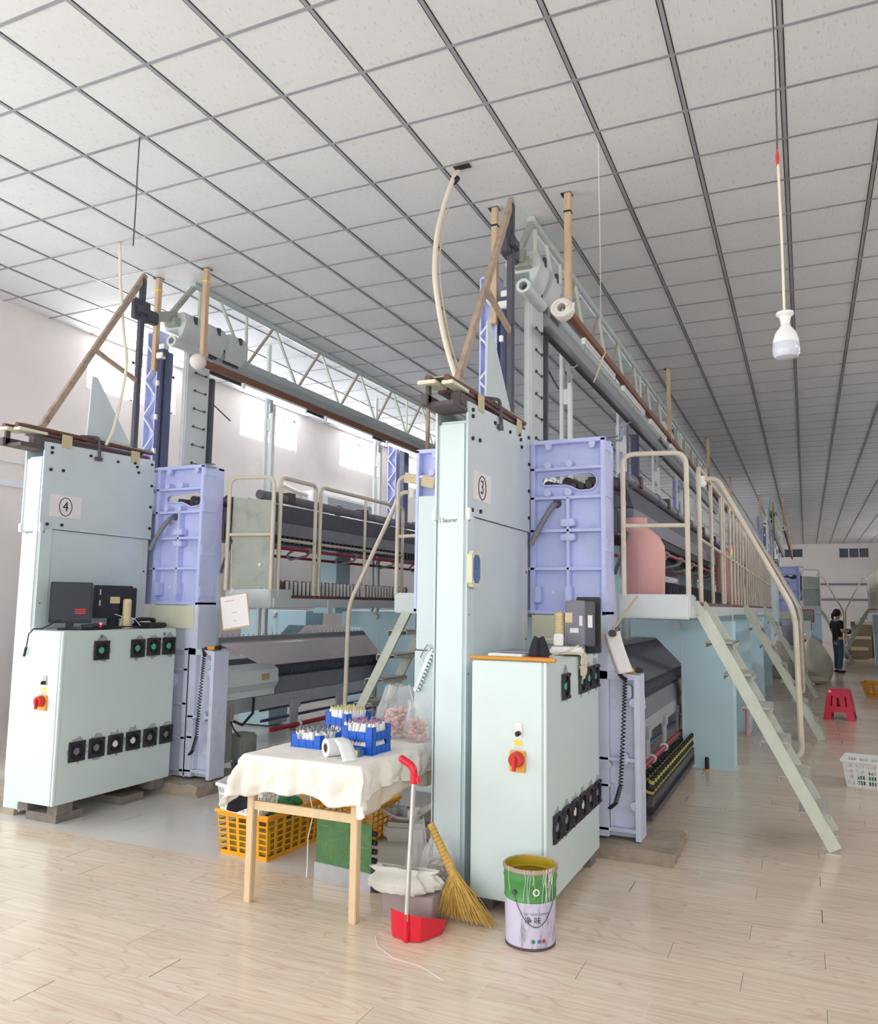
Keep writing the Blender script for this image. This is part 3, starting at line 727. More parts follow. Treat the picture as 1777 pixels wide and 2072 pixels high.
# ------------------------------------------------------------------ platforms, rails, ladders
def mirror(s): return (lambda x: x) if s > 0 else (lambda x: 3.14-x)
def make_platform(label, s, front, segs, y1, off=(0,0,0), xin=2.34, panel=False, group='machine platforms'):
    X = mirror(s); R = thing('work_platform', label, 'platform', (X(2.6), 3.2, 1.58), 0, group)
    P = lambda n, mb, m, **k: build(n, mb, m, R, **k)
    mb = MB(); mb.box((X(xin),3.55,1.66),(X(2.868),y1,1.702)); P('deck', mb, 'maroon', label='brown deck boards')
    mb = MB(); mb.box((X(2.835),3.25,1.585),(X(2.875),y1,1.672),.004); 
    for y in [4.2+2.4*k for k in range(int((y1-4)/2.4))]: mb.box((X(2.872),y-.04,1.52),(X(2.885),y+.04,1.66))
    P('edge_beam', mb, 'steel_light')
    mb = MB(); mb.box((X(xin),3.2,1.578),(X(2.862),3.55,1.755),.012); P('end_box', mb, 'steel_light')
    mb = MB(); mb.prism([(X(2.335),3.1,1.75),(X(2.345),3.1,1.58),(X(2.33),3.1,1.1),(X(2.325),3.1,2.0)], (0,.05,0)); P('side_gusset', mb, 'steel_light')
    r = .019
    if front:
        mb = MB(); mb.tube(round_path([(X(2.40),3.14,1.74),(X(2.40),3.14,2.80),(X(2.85),3.22,2.80),(X(2.85),3.22,1.74)],.09), r, 10)
        P('guard_rail', mb, 'railpaint')
        mb = MB(); mb.tube([(X(2.40),3.14,2.26),(X(2.85),3.22,2.26)], .016, 8); P('middle_rail', mb, 'railpaint')
    for a, b, posts in segs:
        mb = MB(); mb.tube(round_path([(X(2.85),a,1.66),(X(2.85),a,2.81),(X(2.85),b,2.81),(X(2.85),b,1.66)],.07), r, 10); P('guard_rail', mb, 'railpaint')
        mb = MB(); mb.tube([(X(2.85),a,2.22),(X(2.85),b,2.22)], .015, 8); P('middle_rail', mb, 'railpaint')
        for y in posts:
            mb = MB(); mb.cyl((X(2.85),y,1.66),(X(2.85),y,2.81), .016, n=8); P('rail_post', mb, 'railpaint')
    if panel:
        mb = MB(); mb.prism([(X(2.40),3.17,1.76),(X(2.845),3.255,1.76),(X(2.845),3.255,2.58),(X(2.42),3.175,2.62)], (0,.012,0))
        mb.box((X(2.44),3.185,1.76),(X(2.46),3.24,2.6)); gp = P('guard_panel', mb, 'dirtygrey', label='stained sheet metal guard panel with a round hole')
        mb = MB(); mb.cyl((X(2.72),3.215,1.98),(X(2.72),3.222,1.98),.016); build('hole', mb, 'paper', gp)
    R.location = Vector(R.location)+Vector(off)
    return R
def make_ladder(label, s, ya, yb, hand=True, off=(0,0,0), group='platform ladders', near=False):
    X = mirror(s); R = thing('platform_ladder', label, 'ladder', (X(3.4), (ya+yb)/2, 0), 0, group)
    P = lambda n, mb, m, **k: build(n, mb, m, R, **k)
    x0, z0, x1, z1 = 3.745, .012, 2.91, 1.62
    for y in (ya, yb):
        mb = MB(); a = Vector((X(x0),y,z0+.02)); b = Vector((X(x1),y,z1))
        up = (0,0,1)
        mb.obox(a, b, .008, .085, up); d = (b-a).normalized(); sd = Vector((0,1,0)); n = d.cross(sd).normalized()*(1 if s > 0 else -1)
        for k in (-1,1): mb.obox(a+n*.04*k+sd*.014, b+n*.04*k+sd*.014, .028, .006, up)
        mb.obox(b, (X(2.86), y, 1.70), .008, .06); mb.box((X(x0-.06),y-.01,0),(X(x0+.035),y+.035,.008))
        P('stringer', mb, 'ladderpaint')
    for k in range(6):
        t = (k+1)/7.0; x = x0+(x1-x0)*t; z = z0+(z1-z0)*t
        mb = MB(); mb.box((X(x-.10),ya+.012,z+.012),(X(x+.10),yb-.012,z+.018)); mb.box((X(x+.095),ya+.012,z-.035),(X(x+.10),yb-.012,z+.016)); mb.box((X(x-.10),ya+.012,z-.02),(X(x-.095),yb-.012,z+.016))
        for i in range(9):
            yy = ya+.03+(yb-ya-.06)*i/8; mb.box((X(x-.085),yy-.006,z+.018),(X(x+.085),yy+.006,z+.022))
        P('tread', mb, 'treadgrey')
    if hand:
        mb = MB(); y = ya-.03 if near else yb+.02
        mb.tube(round_path([(X(2.84),y,2.70),(X(2.99),y,2.72),(X(3.54),y,1.64),(X(3.555),y,.56),(X(3.43),y,.52)],.13,6), .021, 10); P('handrail', mb, 'railpaint')
        mb = MB(); mb.box((X(2.84),y-.022,2.65),(X(2.91),y+.022,2.74),.01); P('handrail_joint', mb, 'whiteplastic')
    R.location = Vector(R.location)+Vector(off)
    return R
OFF4 = Vector((-3.715,.04,.023)); OFFA = Vector((1.15,19.5,0)); OFFB = Vector((5.2,8.3,0))
posts = [4.9,5.85,6.1,6.9,7.4,7.9,8.4,8.9,9.6,10.1,10.6,11.1,11.6,12.1,12.6,13.1,13.6,14.1,14.7,15.3,15.9,16.5,17.1,17.7]
pl3 = make_platform('work platform with many beige rail posts on the aisle side of the machine numbered 3', 1, True, [(3.97,18.2,posts)], 18.4)
make_platform('work platform with a square white end box, above the ladder behind the blue crates', -1, True, [(4.2,18.2,[5.2+1.3*k for k in range(10)])], 18.4, (0,.33,0))
make_platform('work platform with stained guard panel beside the machine numbered 4', 1, True, [(3.33,3.93,[]),(4.02,5.87,[4.94]),(6.9,18.2,[8+1.5*k for k in range(7)])], 18.4, OFF4, panel=True)
make_platform('far work platform behind the bulging white sacks', 1, True, [(4.2,14,[5+k for k in range(9)])], 14.5, OFFA, panel=True)
make_platform('far work platform at the right frame edge with a row of pale rail posts', -1, False, [(6,18.8,[6.4+.45*k for k in range(27)])], 18.9, OFFB)
make_ladder('nearest pale green metal ladder standing on the aisle floor with a bent handrail', 1, 3.45, 3.97)
make_ladder('second pale ladder along the aisle, behind the nearest one', 1, 8.55, 9.05)
make_ladder('third pale ladder along the aisle, beside the white sacks', 1, 13.95, 14.45)
make_ladder('pale metal ladder between the two front machines, behind the blue crates', -1, 3.92, 4.44, near=True)
make_ladder('far pale ladder descending behind the standing person', 1, 4.3, 4.8, True, OFFA+Vector((0,1.5,0)))
make_ladder('far pale ladder at the right edge beyond the standing person', -1, 18.3, 18.8, True, OFFB)
# machine copies
m4 = dup(mach3, Vector(BASE3)+OFF4, 'long pale blue and lilac embroidery machine whose end panel carries the circled number 4')
def swap_number(root, txt):
    for ch in root.children:
        if ch.name.startswith('upper_side_panel'):
            for g in ch.children:
                if g.name.startswith('number') and not g.name.startswith('number_sign'):
                    mb = MB(); mb.tube([(1.784,1.828+.062*math.cos(2*PI*k/40),2.392+.075*math.sin(2*PI*k/40)) for k in range(40)], .0032, 6, closed=True)
                    put_text(mb, txt, .115, (1.7835,1.828,2.392), (0,1,0), (0,0,1))
                    t = build('tmp', mb, 'ink', mach3); g.data = t.data; bpy.data.objects.remove(t)
swap_number(m4, '4')
for ch in mach3.children:
    if ch.name.startswith('fabric_web'):
        ch.data = ch.data.copy(); ch.data.materials[0] = M['darkgrey']; ch['label'] = 'dark cloth path over the lower bank'
ma = dup(mach3, Vector(BASE3)+OFFA, 'far embroidery machine standing behind the white sacks, beyond the machine numbered 3')
mb_ = dup(mach3, Vector(BASE3)+OFFB, 'far embroidery machine at the right edge beyond the standing person')
def drop(o):
    for c in list(o.children): drop(c)
    bpy.data.objects.remove(o)
for r in (ma, mb_):
    for ch in list(r.children):
        if ch.name.startswith(('upper_side_panel',)):
            for g in list(ch.children):
                if g.name.startswith('number'): drop(g)
        elif ch.name.startswith('maker_lettering'): drop(ch)
# M4's rubber end seen first: nothing else differs

# ------------------------------------------------------------------ control cabinets
def make_cabinet(label):
    R = thing('control_cabinet', label, 'cabinet', (2.1075,2.0,.075), 0, 'control cabinets')
    P = lambda n, mb, m, **k: build(n, mb, m, R, **k)
    mb = MB(); mb.box((1.89,1.445,.075),(2.325,2.62,1.35),.006); body = P('cabinet_body', mb, 'cabinet')
    mb = MB(); mb.box((1.89,1.418,.075),(2.305,1.445,1.348),.006); door = P('door', mb, 'cabinet')
    mb = MB(); mb.box((2.307,1.42,.075),(2.325,1.445,1.35),.004); P('door_frame', mb, 'panel_edge')
    mb = MB(); mb.box((2.12,1.405,.76),(2.21,1.418,.875),.004); sw = build('main_switch', mb, 'switchyellow', door)
    mb = MB(); mb.lathe([(.0,-.045),(.036,-.045),(.04,-.03),(.042,0)], (2.165,1.405,.83), 20, 'y'); mb.box((2.155,1.345,.775),(2.175,1.365,.85),.004)
    mb.xf(Matrix.Identity(4)); 
    build('switch_handle', mb, 'switchred', door, label='red rotary switch handle')
    mb = MB(); mb.box((2.145,1.412,.945),(2.192,1.418,1.02),.003); build('key_switch', mb, 'chrome', door)
    mb = MB(); mb.cyl((2.168,1.395,.965),(2.168,1.412,.965),.014); mb.box((2.163,1.385,.952),(2.173,1.398,.975)); build('switch_key', mb, 'black', door)
    mb = MB(); mb.box((2.145,1.416,.90),(2.19,1.4185,.93)); build('warning_label', mb, 'yellow', door)
    mb = MB(); mb.box((2.145,1.416,.878),(2.19,1.4185,.894)); build('rating_label', mb, 'silver', door)
    fans = [(1.79,1.195),(2.17,1.195),(2.35,1.20),(2.53,1.20)]+[(1.61+.188*k,.445) for k in range(6)]
    for i, (y, z) in enumerate(fans):
        mb = MB(); h = .074; 
        mb.holes([(y-h,z-h),(y+h,z-h),(y+h,z+h),(y-h,z+h)], [[(y+.063*math.cos(2*PI*k/20), z+.063*math.sin(2*PI*k/20)) for k in range(20)]], lambda u,v,d: (2.325+d,u,v), 0, .014)
        for a in (0,1):
            for b in (0,1): mb.cyl((2.33,y-.064+.128*a,z-.064+.128*b),(2.345,y-.064+.128*a,z-.064+.128*b),.007,n=8)
        fan = build('cooling_fan', mb, 'fanblack', body)
        rn = random.Random(i+40); mb = MB(); vs = [(2.3256+.0002*(i%3), y+.01+(.085+rn.uniform(-.012,.02))*math.cos(2*PI*k/22), z+.008+(.088+rn.uniform(-.012,.03))*math.sin(2*PI*k/22)) for k in range(22)]
        mb.add(vs, [tuple(range(22))]); build('dust_smudge', mb, 'dust', body, smooth=None)
        mb = MB()
        mb.cyl((2.3255,y,z),(2.331,y,z),.026,n=18); mb.cur = 1
        for k in range(4):
            a = PI/4+k*PI/2; mb.obox((2.332,y+.026*math.cos(a),z+.026*math.sin(a)),(2.332,y+.066*math.cos(a),z+.066*math.sin(a)),.004,.008,(1,0,0))
        mb.cyl((2.3252,y,z),(2.3262,y,z),.062,n=20)
        hub = build('fan_hub', mb, [('mint','paper')[i in (6,7)] if i not in (4,5,8,9) else 'darkgrey','black'], body)
    mb = MB(); mb.cyl((2.325,1.78,1.305),(2.333,1.78,1.305),.014,n=10); mb.cyl((2.325,2.47,1.305),(2.333,2.47,1.305),.014,n=10); build('bolt', mb, 'chrome', body)
    for x in (1.95,2.26):
        for y in (1.55,2.5):
            mb = MB(); mb.box((x-.05,y-.07,.0),(x+.05,y+.07,.076)); P('foot_block', mb, 'concrete_dark')
    return R
cab3 = make_cabinet('pale control cabinet with red rotary switch, beside the central pillar and paint bucket')
OFFC4 = Vector((-3.795,.11,.065))
cab4 = dup(cab3, Vector((2.1075,2.0,.075))+OFFC4, 'pale control cabinet at left carrying two black monitors')
dup(cab3, Vector((2.1075,2.0,.075))+OFFA+Vector((.25,-.1,0)), 'far control cabinet behind the sacks, left of the standing person')

# ------------------------------------------------------------------ foundations
def rough_block(name, a, b, label, m='concrete', amp=.02, seed=1, group=None):
    bm = bmesh.new(); bmesh.ops.create_cube(bm, size=1)
    for v in bm.verts: v.co = Vector(((a[0]+b[0])/2+v.co.x*(b[0]-a[0]), (a[1]+b[1])/2+v.co.y*(b[1]-a[1]), (a[2]+b[2])/2+v.co.z*(b[2]-a[2])))
    for k in range(4):
        le = [e for e in bm.edges if e.calc_length() > .06]
        if le: bmesh.ops.subdivide_edges(bm, edges=le, cuts=1, use_grid_fill=True)
    rnd = random.Random(seed)
    for v in bm.verts:
        k = amp if v.co.z > a[2]+.005 else amp*.3
        v.co += Vector((rnd.uniform(-k,k), rnd.uniform(-k,k), rnd.uniform(-k,k*.3) if v.co.z > a[2]+.005 else 0))
    mb = MB(); bm.verts.index_update(); mb.add([v.co[:] for v in bm.verts], [[v.index for v in f.verts] for f in bm.faces]); bm.free()
    return single(name, mb, m, label, 'concrete block', group, smooth=60)
rough_block('concrete_footing', (.95,2.66,0), (2.79,3.3,.084), 'rough concrete footing under the lilac leg beside the right cabinet', seed=3)
rough_block('concrete_footing', (.95+OFF4.x,2.70,0), (2.60+OFF4.x,3.4,.10), 'rough concrete footing under the machine numbered 4', seed=5)
rough_block('concrete_slab', (-3.3,1.62,0), (-1.98,2.3,.05), 'flat concrete slab under the left pillar at the left edge', seed=6, amp=.008)
rough_block('concrete_lump', (1.22,2.30,0), (1.55,2.60,.17), 'broken pale concrete lump behind the broom', seed=8, amp=.03)
for k, y in enumerate((1.72,2.35)):
    mb = MB(); mb.box((-1.82,y-.12,.0),(-1.50,y+.12,.064)); single('wooden_block', mb, 'concrete_dark', ('front stained block under the left cabinet','rear stained block under the left cabinet')[k], 'block')

# ------------------------------------------------------------------ hanging wooden lamp frames
def lamp_frame(label, off, foam):
    R = thing('hanging_wooden_frame', label, 'wooden frame', (1.66,3.1,3.95), 0, 'hanging wooden lamp frames')
    P = lambda n, mb, m, **k: build(n, mb, m, R, **k)
    ys = (3.15,8.36,13.35,18.5)
    for X, w in ((1.985,.026),(1.36,.026)):
        for y in (ys if X > 1.7 else ys[:1]):
            mb = MB(); mb.box((X-w,y-.026,3.96),(X+w,y+.026,HC-off[2]-.002),.004); po = P('hanging_post', mb, 'wood_post')
            mb = MB(); mb.box((X-.055,y-.03,HC-off[2]-.010),(X+.028,y+.05,HC-off[2]-.007)); build('ceiling_hole', mb, 'gap', po)
            if y < 4: 
                mb = MB(); mb.box((X-w-.003,y-.03,4.80),(X+w+.003,y+.03,4.815)); build('tape_band', mb, 'yellow' if off[0] else 'black', po)
        if X > 1.7: mb = MB(); mb.box((X-.032,3.12,3.945),(X+.022,18.8,4.01),.004); P('long_beam', mb, 'wood_beam')
    mb = MB()
    if foam:
        mb.lathe([(.035,-.05),(.075,-.05),(.085,-.03),(.085,.04),(.06,.06),(.035,.06),(.035,-.05)], (1.955,3.10,3.985), 20, 'y'); mb.tube([(1.955+(.05+.004*k)*math.cos(k*.5),3.045,3.985+(.045+.003*k)*math.sin(k*.5)) for k in range(14)], .012, 6)
    else:
        mb.ball((1.955,3.12,3.98),(.075,.09,.08),16,10)
    P('foam_wrap', mb, 'foam')
    R.location = Vector(R.location)+Vector(off)
    return R
lamp_frame('hanging wooden frame over the machine numbered 3, foam ring on its beam end', (0,0,0), True)
lamp_frame('hanging wooden frame over the machine numbered 4, with a taped beam end', OFF4, False)
lamp_frame('far hanging wooden frame above the distant machine', OFFA+Vector((-.02,-.35,0)), True)
def tube_light(label, off):
    R = thing('tube_light', label, 'lamp', (1.965,0,3.90), 0, 'tube lights under the wooden beams')
    mb = MB(); mb.box((1.945,-.6,3.918),(1.985,.6,3.944),.004); build('lamp_base', mb, 'whiteplastic', R)
    mb = MB(); mb.cyl((1.965,-.57,3.902),(1.965,.57,3.902),.014,n=12); build('lamp_tube', mb, 'tubeglass', R)
    mb = MB()
    for y in (-.585,.585): mb.box((1.95,y-.015,3.886),(1.98,y+.015,3.92))
    build('end_cap', mb, 'whiteplastic', R)
    R.location = Vector(R.location)+Vector(off); return R
tl = tube_light('tube light nearest the foam ring under the beam of the machine numbered 3', (0,4.3,0))
L3 = tl.location.copy()
wd = ['second','third','fourth','fifth','sixth']
for k in range(5):
    dup(tl, L3+Vector((0,1.62*(k+1),0)), wd[k]+' tube light along the beam of the machine numbered 3')
for k in range(6):
    c = dup(tl, L3+OFF4+Vector((0,.1+1.62*k,0)), (['first']+wd)[k]+' lit tube light along the beam of the machine numbered 4')
    for ch in c.children:
        if ch.name.startswith('lamp_tube'):
            ch.data = ch.data.copy(); ch.data.materials[0] = M['tubelit']
# ------------------------------------------------------------------ table with cloth
T = thing('work_table', 'pale wooden table under a white cloth in front of the central pillar', 'table', (1.08,1.55,0))
def tp(n, mb, m, **k): return build(n, mb, m, T, **k)
TX0, TX1, TY0, TY1, TZ = .715, 1.435, .965, 2.16, .795
mb = MB(); mb.box((TX0,TY0,TZ-.03),(TX1,TY1,TZ-.004),.003); tp('table_top', mb, 'wood_table')
for x in (TX0+.022, TX1-.024):
    for y in (TY0+.022, TY1-.022):
        mb = MB(); mb.box((x-.022,y-.022,0),(x+.022,y+.022,TZ-.03),.004); tp('leg', mb, 'wood_table')
for y in (TY0+.02, TY1-.02):
    mb = MB(); mb.box((TX0+.04,y-.012,.50),(TX1-.04,y+.012,.548),.003); tp('stretcher', mb, 'wood_table')
mb = MB(); mb.box((TX0+.015,TY0,TZ-.09),(TX1-.015,TY0+.018,TZ-.03)); mb.box((TX1-.03,TY0+.04,TZ-.1),(TX1-.01,TY1-.04,TZ-.03)); tp('apron', mb, 'wood_table')
def drape(x0, x1, y0, y1, z, ol, orr, of, ob, seed, m, name, label, nu=60, nv=70, puff=.018, amp=.012):
    nu, nv = int(nu*1.9), int(nv*1.9)
    rn = random.Random(seed); ph = [rn.uniform(0,6.28) for _ in range(8)]
    W = (x1-x0)+ol+orr; D = (y1-y0)+of+ob
    def fn(u, v):
        s = -ol+u*W; t = -of+v*D
        jag = 1+.09*math.sin(s*9+ph[0])+.06*math.sin(s*23+ph[1])+.10*math.sin(t*8+ph[2])
        dx = max(0, -s) - max(0, s-(x1-x0)); dy = max(0, -t)-max(0, t-(y1-y0))
        cx = min(max(s,0),x1-x0); cy = min(max(t,0),y1-y0)
        ax, ay = abs(dx)*jag, abs(dy)*jag; d = max(ax, ay)+.22*min(ax, ay)
        wx = amp*math.sin(t*22+ph[3])+amp*.6*math.sin(t*51+ph[4]); wy = amp*math.sin(s*20+ph[5])+amp*.7*math.sin(s*47+ph[6])
        if d < 1e-6:
            nz = MN.noise(Vector((s*9,t*9,seed)))*.5+MN.noise(Vector((s*24,t*24,seed)))*.3; zz = z+.004+.004*max(-.8,nz); return (x0+cx, y0+cy, zz)
        hy = math.hypot(ax,ay); ux, uy = (-dx/abs(dx) if dx else 0)*ax/hy, (-dy/abs(dy) if dy else 0)*ay/hy
        k = min(1, d/.05); out = puff*k+.05*min(ax,ay)/(.1)*k
        fall = max(0, d-.02)
        q_ = Vector((s*7+t*2,t*7-s*3,seed+d*3)); wr = (abs(MN.noise(q_))*.030+abs(MN.noise(q_*2.3))*.018+MN.noise(q_*5)*.004)*amp/.012*min(1,d/.06)*.8; out += wr
        g = min(1, d/.1)
        return (x0+cx+ux*(out)+(abs(ux) > .3)*ux*wx*g+.004*g*math.sin(40*fall+13*t), y0+cy+uy*(out)+(abs(uy) > .3)*uy*wy*g+.006*g*math.sin(45*fall+11*s)*math.sin(17*s+3), z+.003-fall)
    mb = MB(); mb.grid(fn, nu, nv)
    return single(name, mb, m, label, 'cloth', None, ((x0+x1)/2,(y0+y1)/2,z-.2), smooth=80, solid=.0025)
drape(TX0-.01,TX1+.008,TY0-.01,TY1,TZ+.004,.23,.19,.20,.05,4,'cloth','table_cloth','crumpled white cloth draped over the table, holding the blue crates')
drape(TX0,TX1+.003,TY0+.03,TY1,TZ-.0005,.03,.27,.03,.03,9,'cloth_old','under_cloth','older beige cloth showing below the white cloth on the table side', puff=.008, amp=.006)

# ------------------------------------------------------------------ crates and shuttles
def crate_mesh(w, d, h, tiers):
    mb = MB(); t = .006
    for k in range(tiers):
        z0 = k*h; 
        def side(fn, L):
            n0, n1 = L*.2, L*.8
            up = [(0,z0),(L,z0),(L,z0+h),(n1,z0+h),(n1,z0+h*.62),(n0,z0+h*.62),(n0,z0+h),(0,z0+h)]
            mb.holes(up, [], fn, 0, t)
            for i in range(1,4): 
                p = fn(L*i/4-.002,z0+.004,-.0025); q = fn(L*i/4+.002,z0+h*.6,0); mb.box(p,q)
            p = fn(0,z0,-.004); q = fn(L,z0+.008,0); mb.box(p,q)
        side(lambda u,z,dd: (-w/2+u,-d/2+dd,z), w); side(lambda u,z,dd: (-w/2+u,d/2-dd,z), w)
        side(lambda u,z,dd: (-w/2+dd,-d/2+u,z), d); side(lambda u,z,dd: (w/2-dd,-d/2+u,z), d)
        mb.box((-w/2,-d/2,z0+.002),(w/2,d/2,z0+.008))
    return mb
def arch(w, y, z):
    mb = MB(); mb.tube([(w*math.cos(a), y, z+.02*math.sin(a)) for a in [i*PI/8 for i in range(9)]], .005, 6); return mb
def crate(label, x, y, rz, tiers, z=TZ+.008):
    R = thing('plastic_crate', label, 'crate', (x,y,z), rz, 'blue crates on the table')
    build('crate_body', crate_mesh(.215,.205,.078,tiers), 'blueplastic', R, local=True, smooth=30)
    build('handle', arch(.035,.1,.078*tiers), 'blueplastic', R, local=True)
    return R
def shuttle_mesh(tip):
    mb = MB(); mb.lathe([(.004,0),(.0115,.014),(.0128,.045),(.0105,.066),(.0055,.082)], n=8); mb.cur = 1
    mb.lathe([(.0058,.0815),(.0035,.094),(.0005,.102)], n=8); return mb
def fill(cr, tip, label, group, z, seed, nx=8, ny=8, lean=.18):
    rn = random.Random(seed); first = None
    mtx = Matrix.Rotation(cr.rotation_euler[2], 4, 'Z')
    for i in range(nx):
        for j in range(ny):
            p = mtx @ Vector((-.083+.166*i/(nx-1)+rn.uniform(-.003,.003), -.078+.156*j/(ny-1)+rn.uniform(-.003,.003), z+rn.uniform(-.004,.004)))
            if first is None:
                o = build('thread_shuttle', shuttle_mesh(tip), ['whiteplastic', tip], None); first = o
            else:
                o = first.copy(); C.objects.link(o)
            o.location = Vector(cr.location)+p; o.rotation_euler = (rn.uniform(-lean,lean), rn.uniform(-lean,lean), rn.uniform(0,6))
            tag(o, label, 'shuttle', group)
            if j in (1,2,4,5) and i in (2,3,4) and False: pass
dm('tipcream', (206,198,140), .5); dm('tippurple', (150,110,140), .5, var=.5, scale=90); dm('tipgrey', (120,118,126), .5, var=.4, scale=90)
crA = crate('two-tier blue crate of purple-tipped shuttles beside the pink-filled bag, front of the table', 1.262, 1.335, -.05, 2)
crB = crate('low single blue crate of grey-tipped shuttles behind the white tape roll', .905, 1.36, -.06, 1)
crC = crate('two-tier blue crate of cream-tipped shuttles at the back of the table', .885, 1.765, -.335, 2)
fill(crA, 'tippurple', 'white shuttle with purple tip standing in the front two-tier blue crate', 'purple-tipped shuttles', .078+.012, 1)
fill(crB, 'tipgrey', 'white shuttle with grey tip standing in the low blue crate', 'grey-tipped shuttles', .012, 2, lean=.3)
fill(crC, 'tipcream', 'white shuttle with cream tip standing in the back blue crate', 'cream-tipped shuttles', .078+.012, 3, lean=.1)
def fill_low(cr, tip, label, group, seed):
    rn = random.Random(seed); first = None; mtx = Matrix.Rotation(cr.rotation_euler[2], 4, 'Z')
    spots = [(-.055+.022*k, -.085) for k in range(6)]+[(.088, -.055+.022*k) for k in range(6)]
    for x, y in spots:
        p = mtx @ Vector((x, y, .002))
        if first is None: o = build('thread_shuttle', shuttle_mesh(tip), ['whiteplastic', tip], None); first = o
        else: o = first.copy(); C.objects.link(o)
        o.location = Vector(cr.location)+p+Vector((0,0,.008)); o.rotation_euler = (rn.uniform(-.1,.1),rn.uniform(-.1,.1),0); o.scale = (1,1,.75)
        tag(o, label, 'shuttle', group)
fill_low(crA, 'tippurple', 'white shuttle showing through the lower slot of the front two-tier crate', 'shuttles in the lower front crate', 5)
fill_low(crC, 'tipcream', 'white shuttle showing through the lower slot of the back two-tier crate', 'shuttles in the lower back crate', 6)

# ------------------------------------------------------------------ plastic bags
def bag_mesh(w, d, h, top, seed, fold=.12):
    rn = random.Random(seed); ph = [rn.uniform(0,6.28) for _ in range(6)]
    prof = [(0,.0,.02),(.03,.8,1),(.15,1.0,1),(.40,1.0,.95),(.62,.86,.75),(.8,.74,.45),(1.0,top,.30)]
    def fn(u, v):
        k = v*(len(prof)-1); i = min(int(k), len(prof)-2); f = k-i
        z = prof[i][0]*(1-f)+prof[i+1][0]*f; a = prof[i][1]*(1-f)+prof[i+1][1]*f; b = prof[i][2]*(1-f)+prof[i+1][2]*f
        t = 2*PI*u; cr = 1+fold*math.sin(5*t+ph[0]+3*v)*(.3+v)+fold*.6*math.sin(11*t+ph[1])*v+.05*math.sin(17*t+9*v+ph[2])
        return (w/2*a*cr*math.cos(t), d/2*b*cr*math.sin(t), h*z+.03*h*math.sin(3*t+ph[3])*v)
    mb = MB(); mb.grid(fn, 48, 24, wrap=True); return mb
def lumps(n, w, d, h, r, seed, sx=1.0):
    rn = random.Random(seed); mb = MB()
    for k in range(n):
        a = rn.uniform(0,6.28); q = math.sqrt(rn.random())*.82; z = rn.random()
        m2 = MB(); m2.ball((0,0,0),(r*sx,r*.8,r*.75),7,5)
        m2.xf(Matrix.Translation((w/2*q*math.cos(a)*(1-.25*z), d/2*q*math.sin(a)*(1-.25*z), r+h*z)) @ Matrix.Rotation(rn.uniform(0,6),4,'Z') @ Matrix.Rotation(rn.uniform(-.7,.7),4,'Y'))
        mb.add(m2.v, m2.f)
    return mb
def bag(label, x, y, z, rz, w, d, h, seed, m='bag', cont=None, top=.62, tilt=0.0):
    o = build('plastic_bag', bag_mesh(w,d,h,top,seed), m, None, smooth=50); o.location = (x,y,z); o.rotation_euler = (tilt,0,rz)
    tag(o, label, 'bag')
    if cont:
        n, r, mm, lab, nm = cont[:5]; hf = cont[5] if len(cont) > 5 else .5
        c = build(nm, lumps(n,w*.92,d*.88,h*hf,r,seed,1.7), mm, None, smooth=60); c.location = (x,y,z+.004); c.rotation_euler = (0,0,rz)
        tag(c, lab, 'thread', None, 'stuff')
    return o
bag('tall clear plastic bag half full of pink bobbins beside the blue crates', 1.20, 1.86, TZ+.01, .5, .25, .20, .33, 11, cont=(120,.013,'pinkthread','pink bobbins filling the tall clear bag on the table','bobbin_fill'))
bag('clear plastic bag slumped against the central pillar, pink bobbins inside', 1.375, 1.80, TZ+.01, .8, .17, .17, .25, 14, cont=(70,.012,'pinkthread','pink bobbins in the bag against the pillar','bobbin_fill'), top=.8)
bag('clear bag of thread scraps on the floor behind the broom', 1.68, 1.47, 0, .2, .22, .18, .34, 17, cont=(150,.012,'scrap','grey thread scraps inside the floor bag','thread_scraps',.62), top=.5)
bag('thin clear bag standing behind the dustpan pole', 1.52, 1.52, 0, .9, .13, .12, .42, 19, top=.5)
mb = MB(); mb.box((1.50,1.13,0),(1.80,1.30,.135),.004); single('cardboard_box', mb, 'cardboard', 'low grey cardboard box behind the red dustpan', 'box')
o = bag('crumpled white bag lying over the grey cardboard box', 1.60, 1.19, .138, .15, .40, .22, .11, 23, 'bagwhite', top=.9)
# tape roll and small teal box
R = thing('tape_roll', 'wide white tape roll with brown core at the front of the table', 'tape', (1.15,1.08,TZ+.008), 1.0)
mb = MB(); mb.lathe([(.026,0),(.050,0),(.050,.11),(.026,.11),(.026,0)], (0,0,.051), 28, 'x'); build('tape', mb, 'whiteplastic', R, local=True)
mb = MB(); mb.lathe([(.020,-.001),(.027,-.001),(.027,.111),(.020,.111),(.020,-.001)], (0,0,.051), 24, 'x'); build('core', mb, 'brownbox', R, local=True)
mb = MB(); mb.grid(lambda u,v: (.02+.09*v, -.02-.16*u, .098-.096*u*u+.012*math.sin(PI*u)), 16, 3); build('loose_end', mb, 'whiteplastic', R, local=True, solid=.001)
R = thing('parts_box', 'small teal box with yellow label under the loose tape end', 'box', (1.275,1.185,TZ+.008), .2)
mb = MB(); mb.box((-.05,-.03,0),(.05,.03,.045),.008); build('box_body', mb, 'bluelabel', R, local=True)
mb = MB(); mb.box((.0,-.0315,.008),(.03,-.0295,.038)); build('box_label', mb, 'yellow', R, local=True)

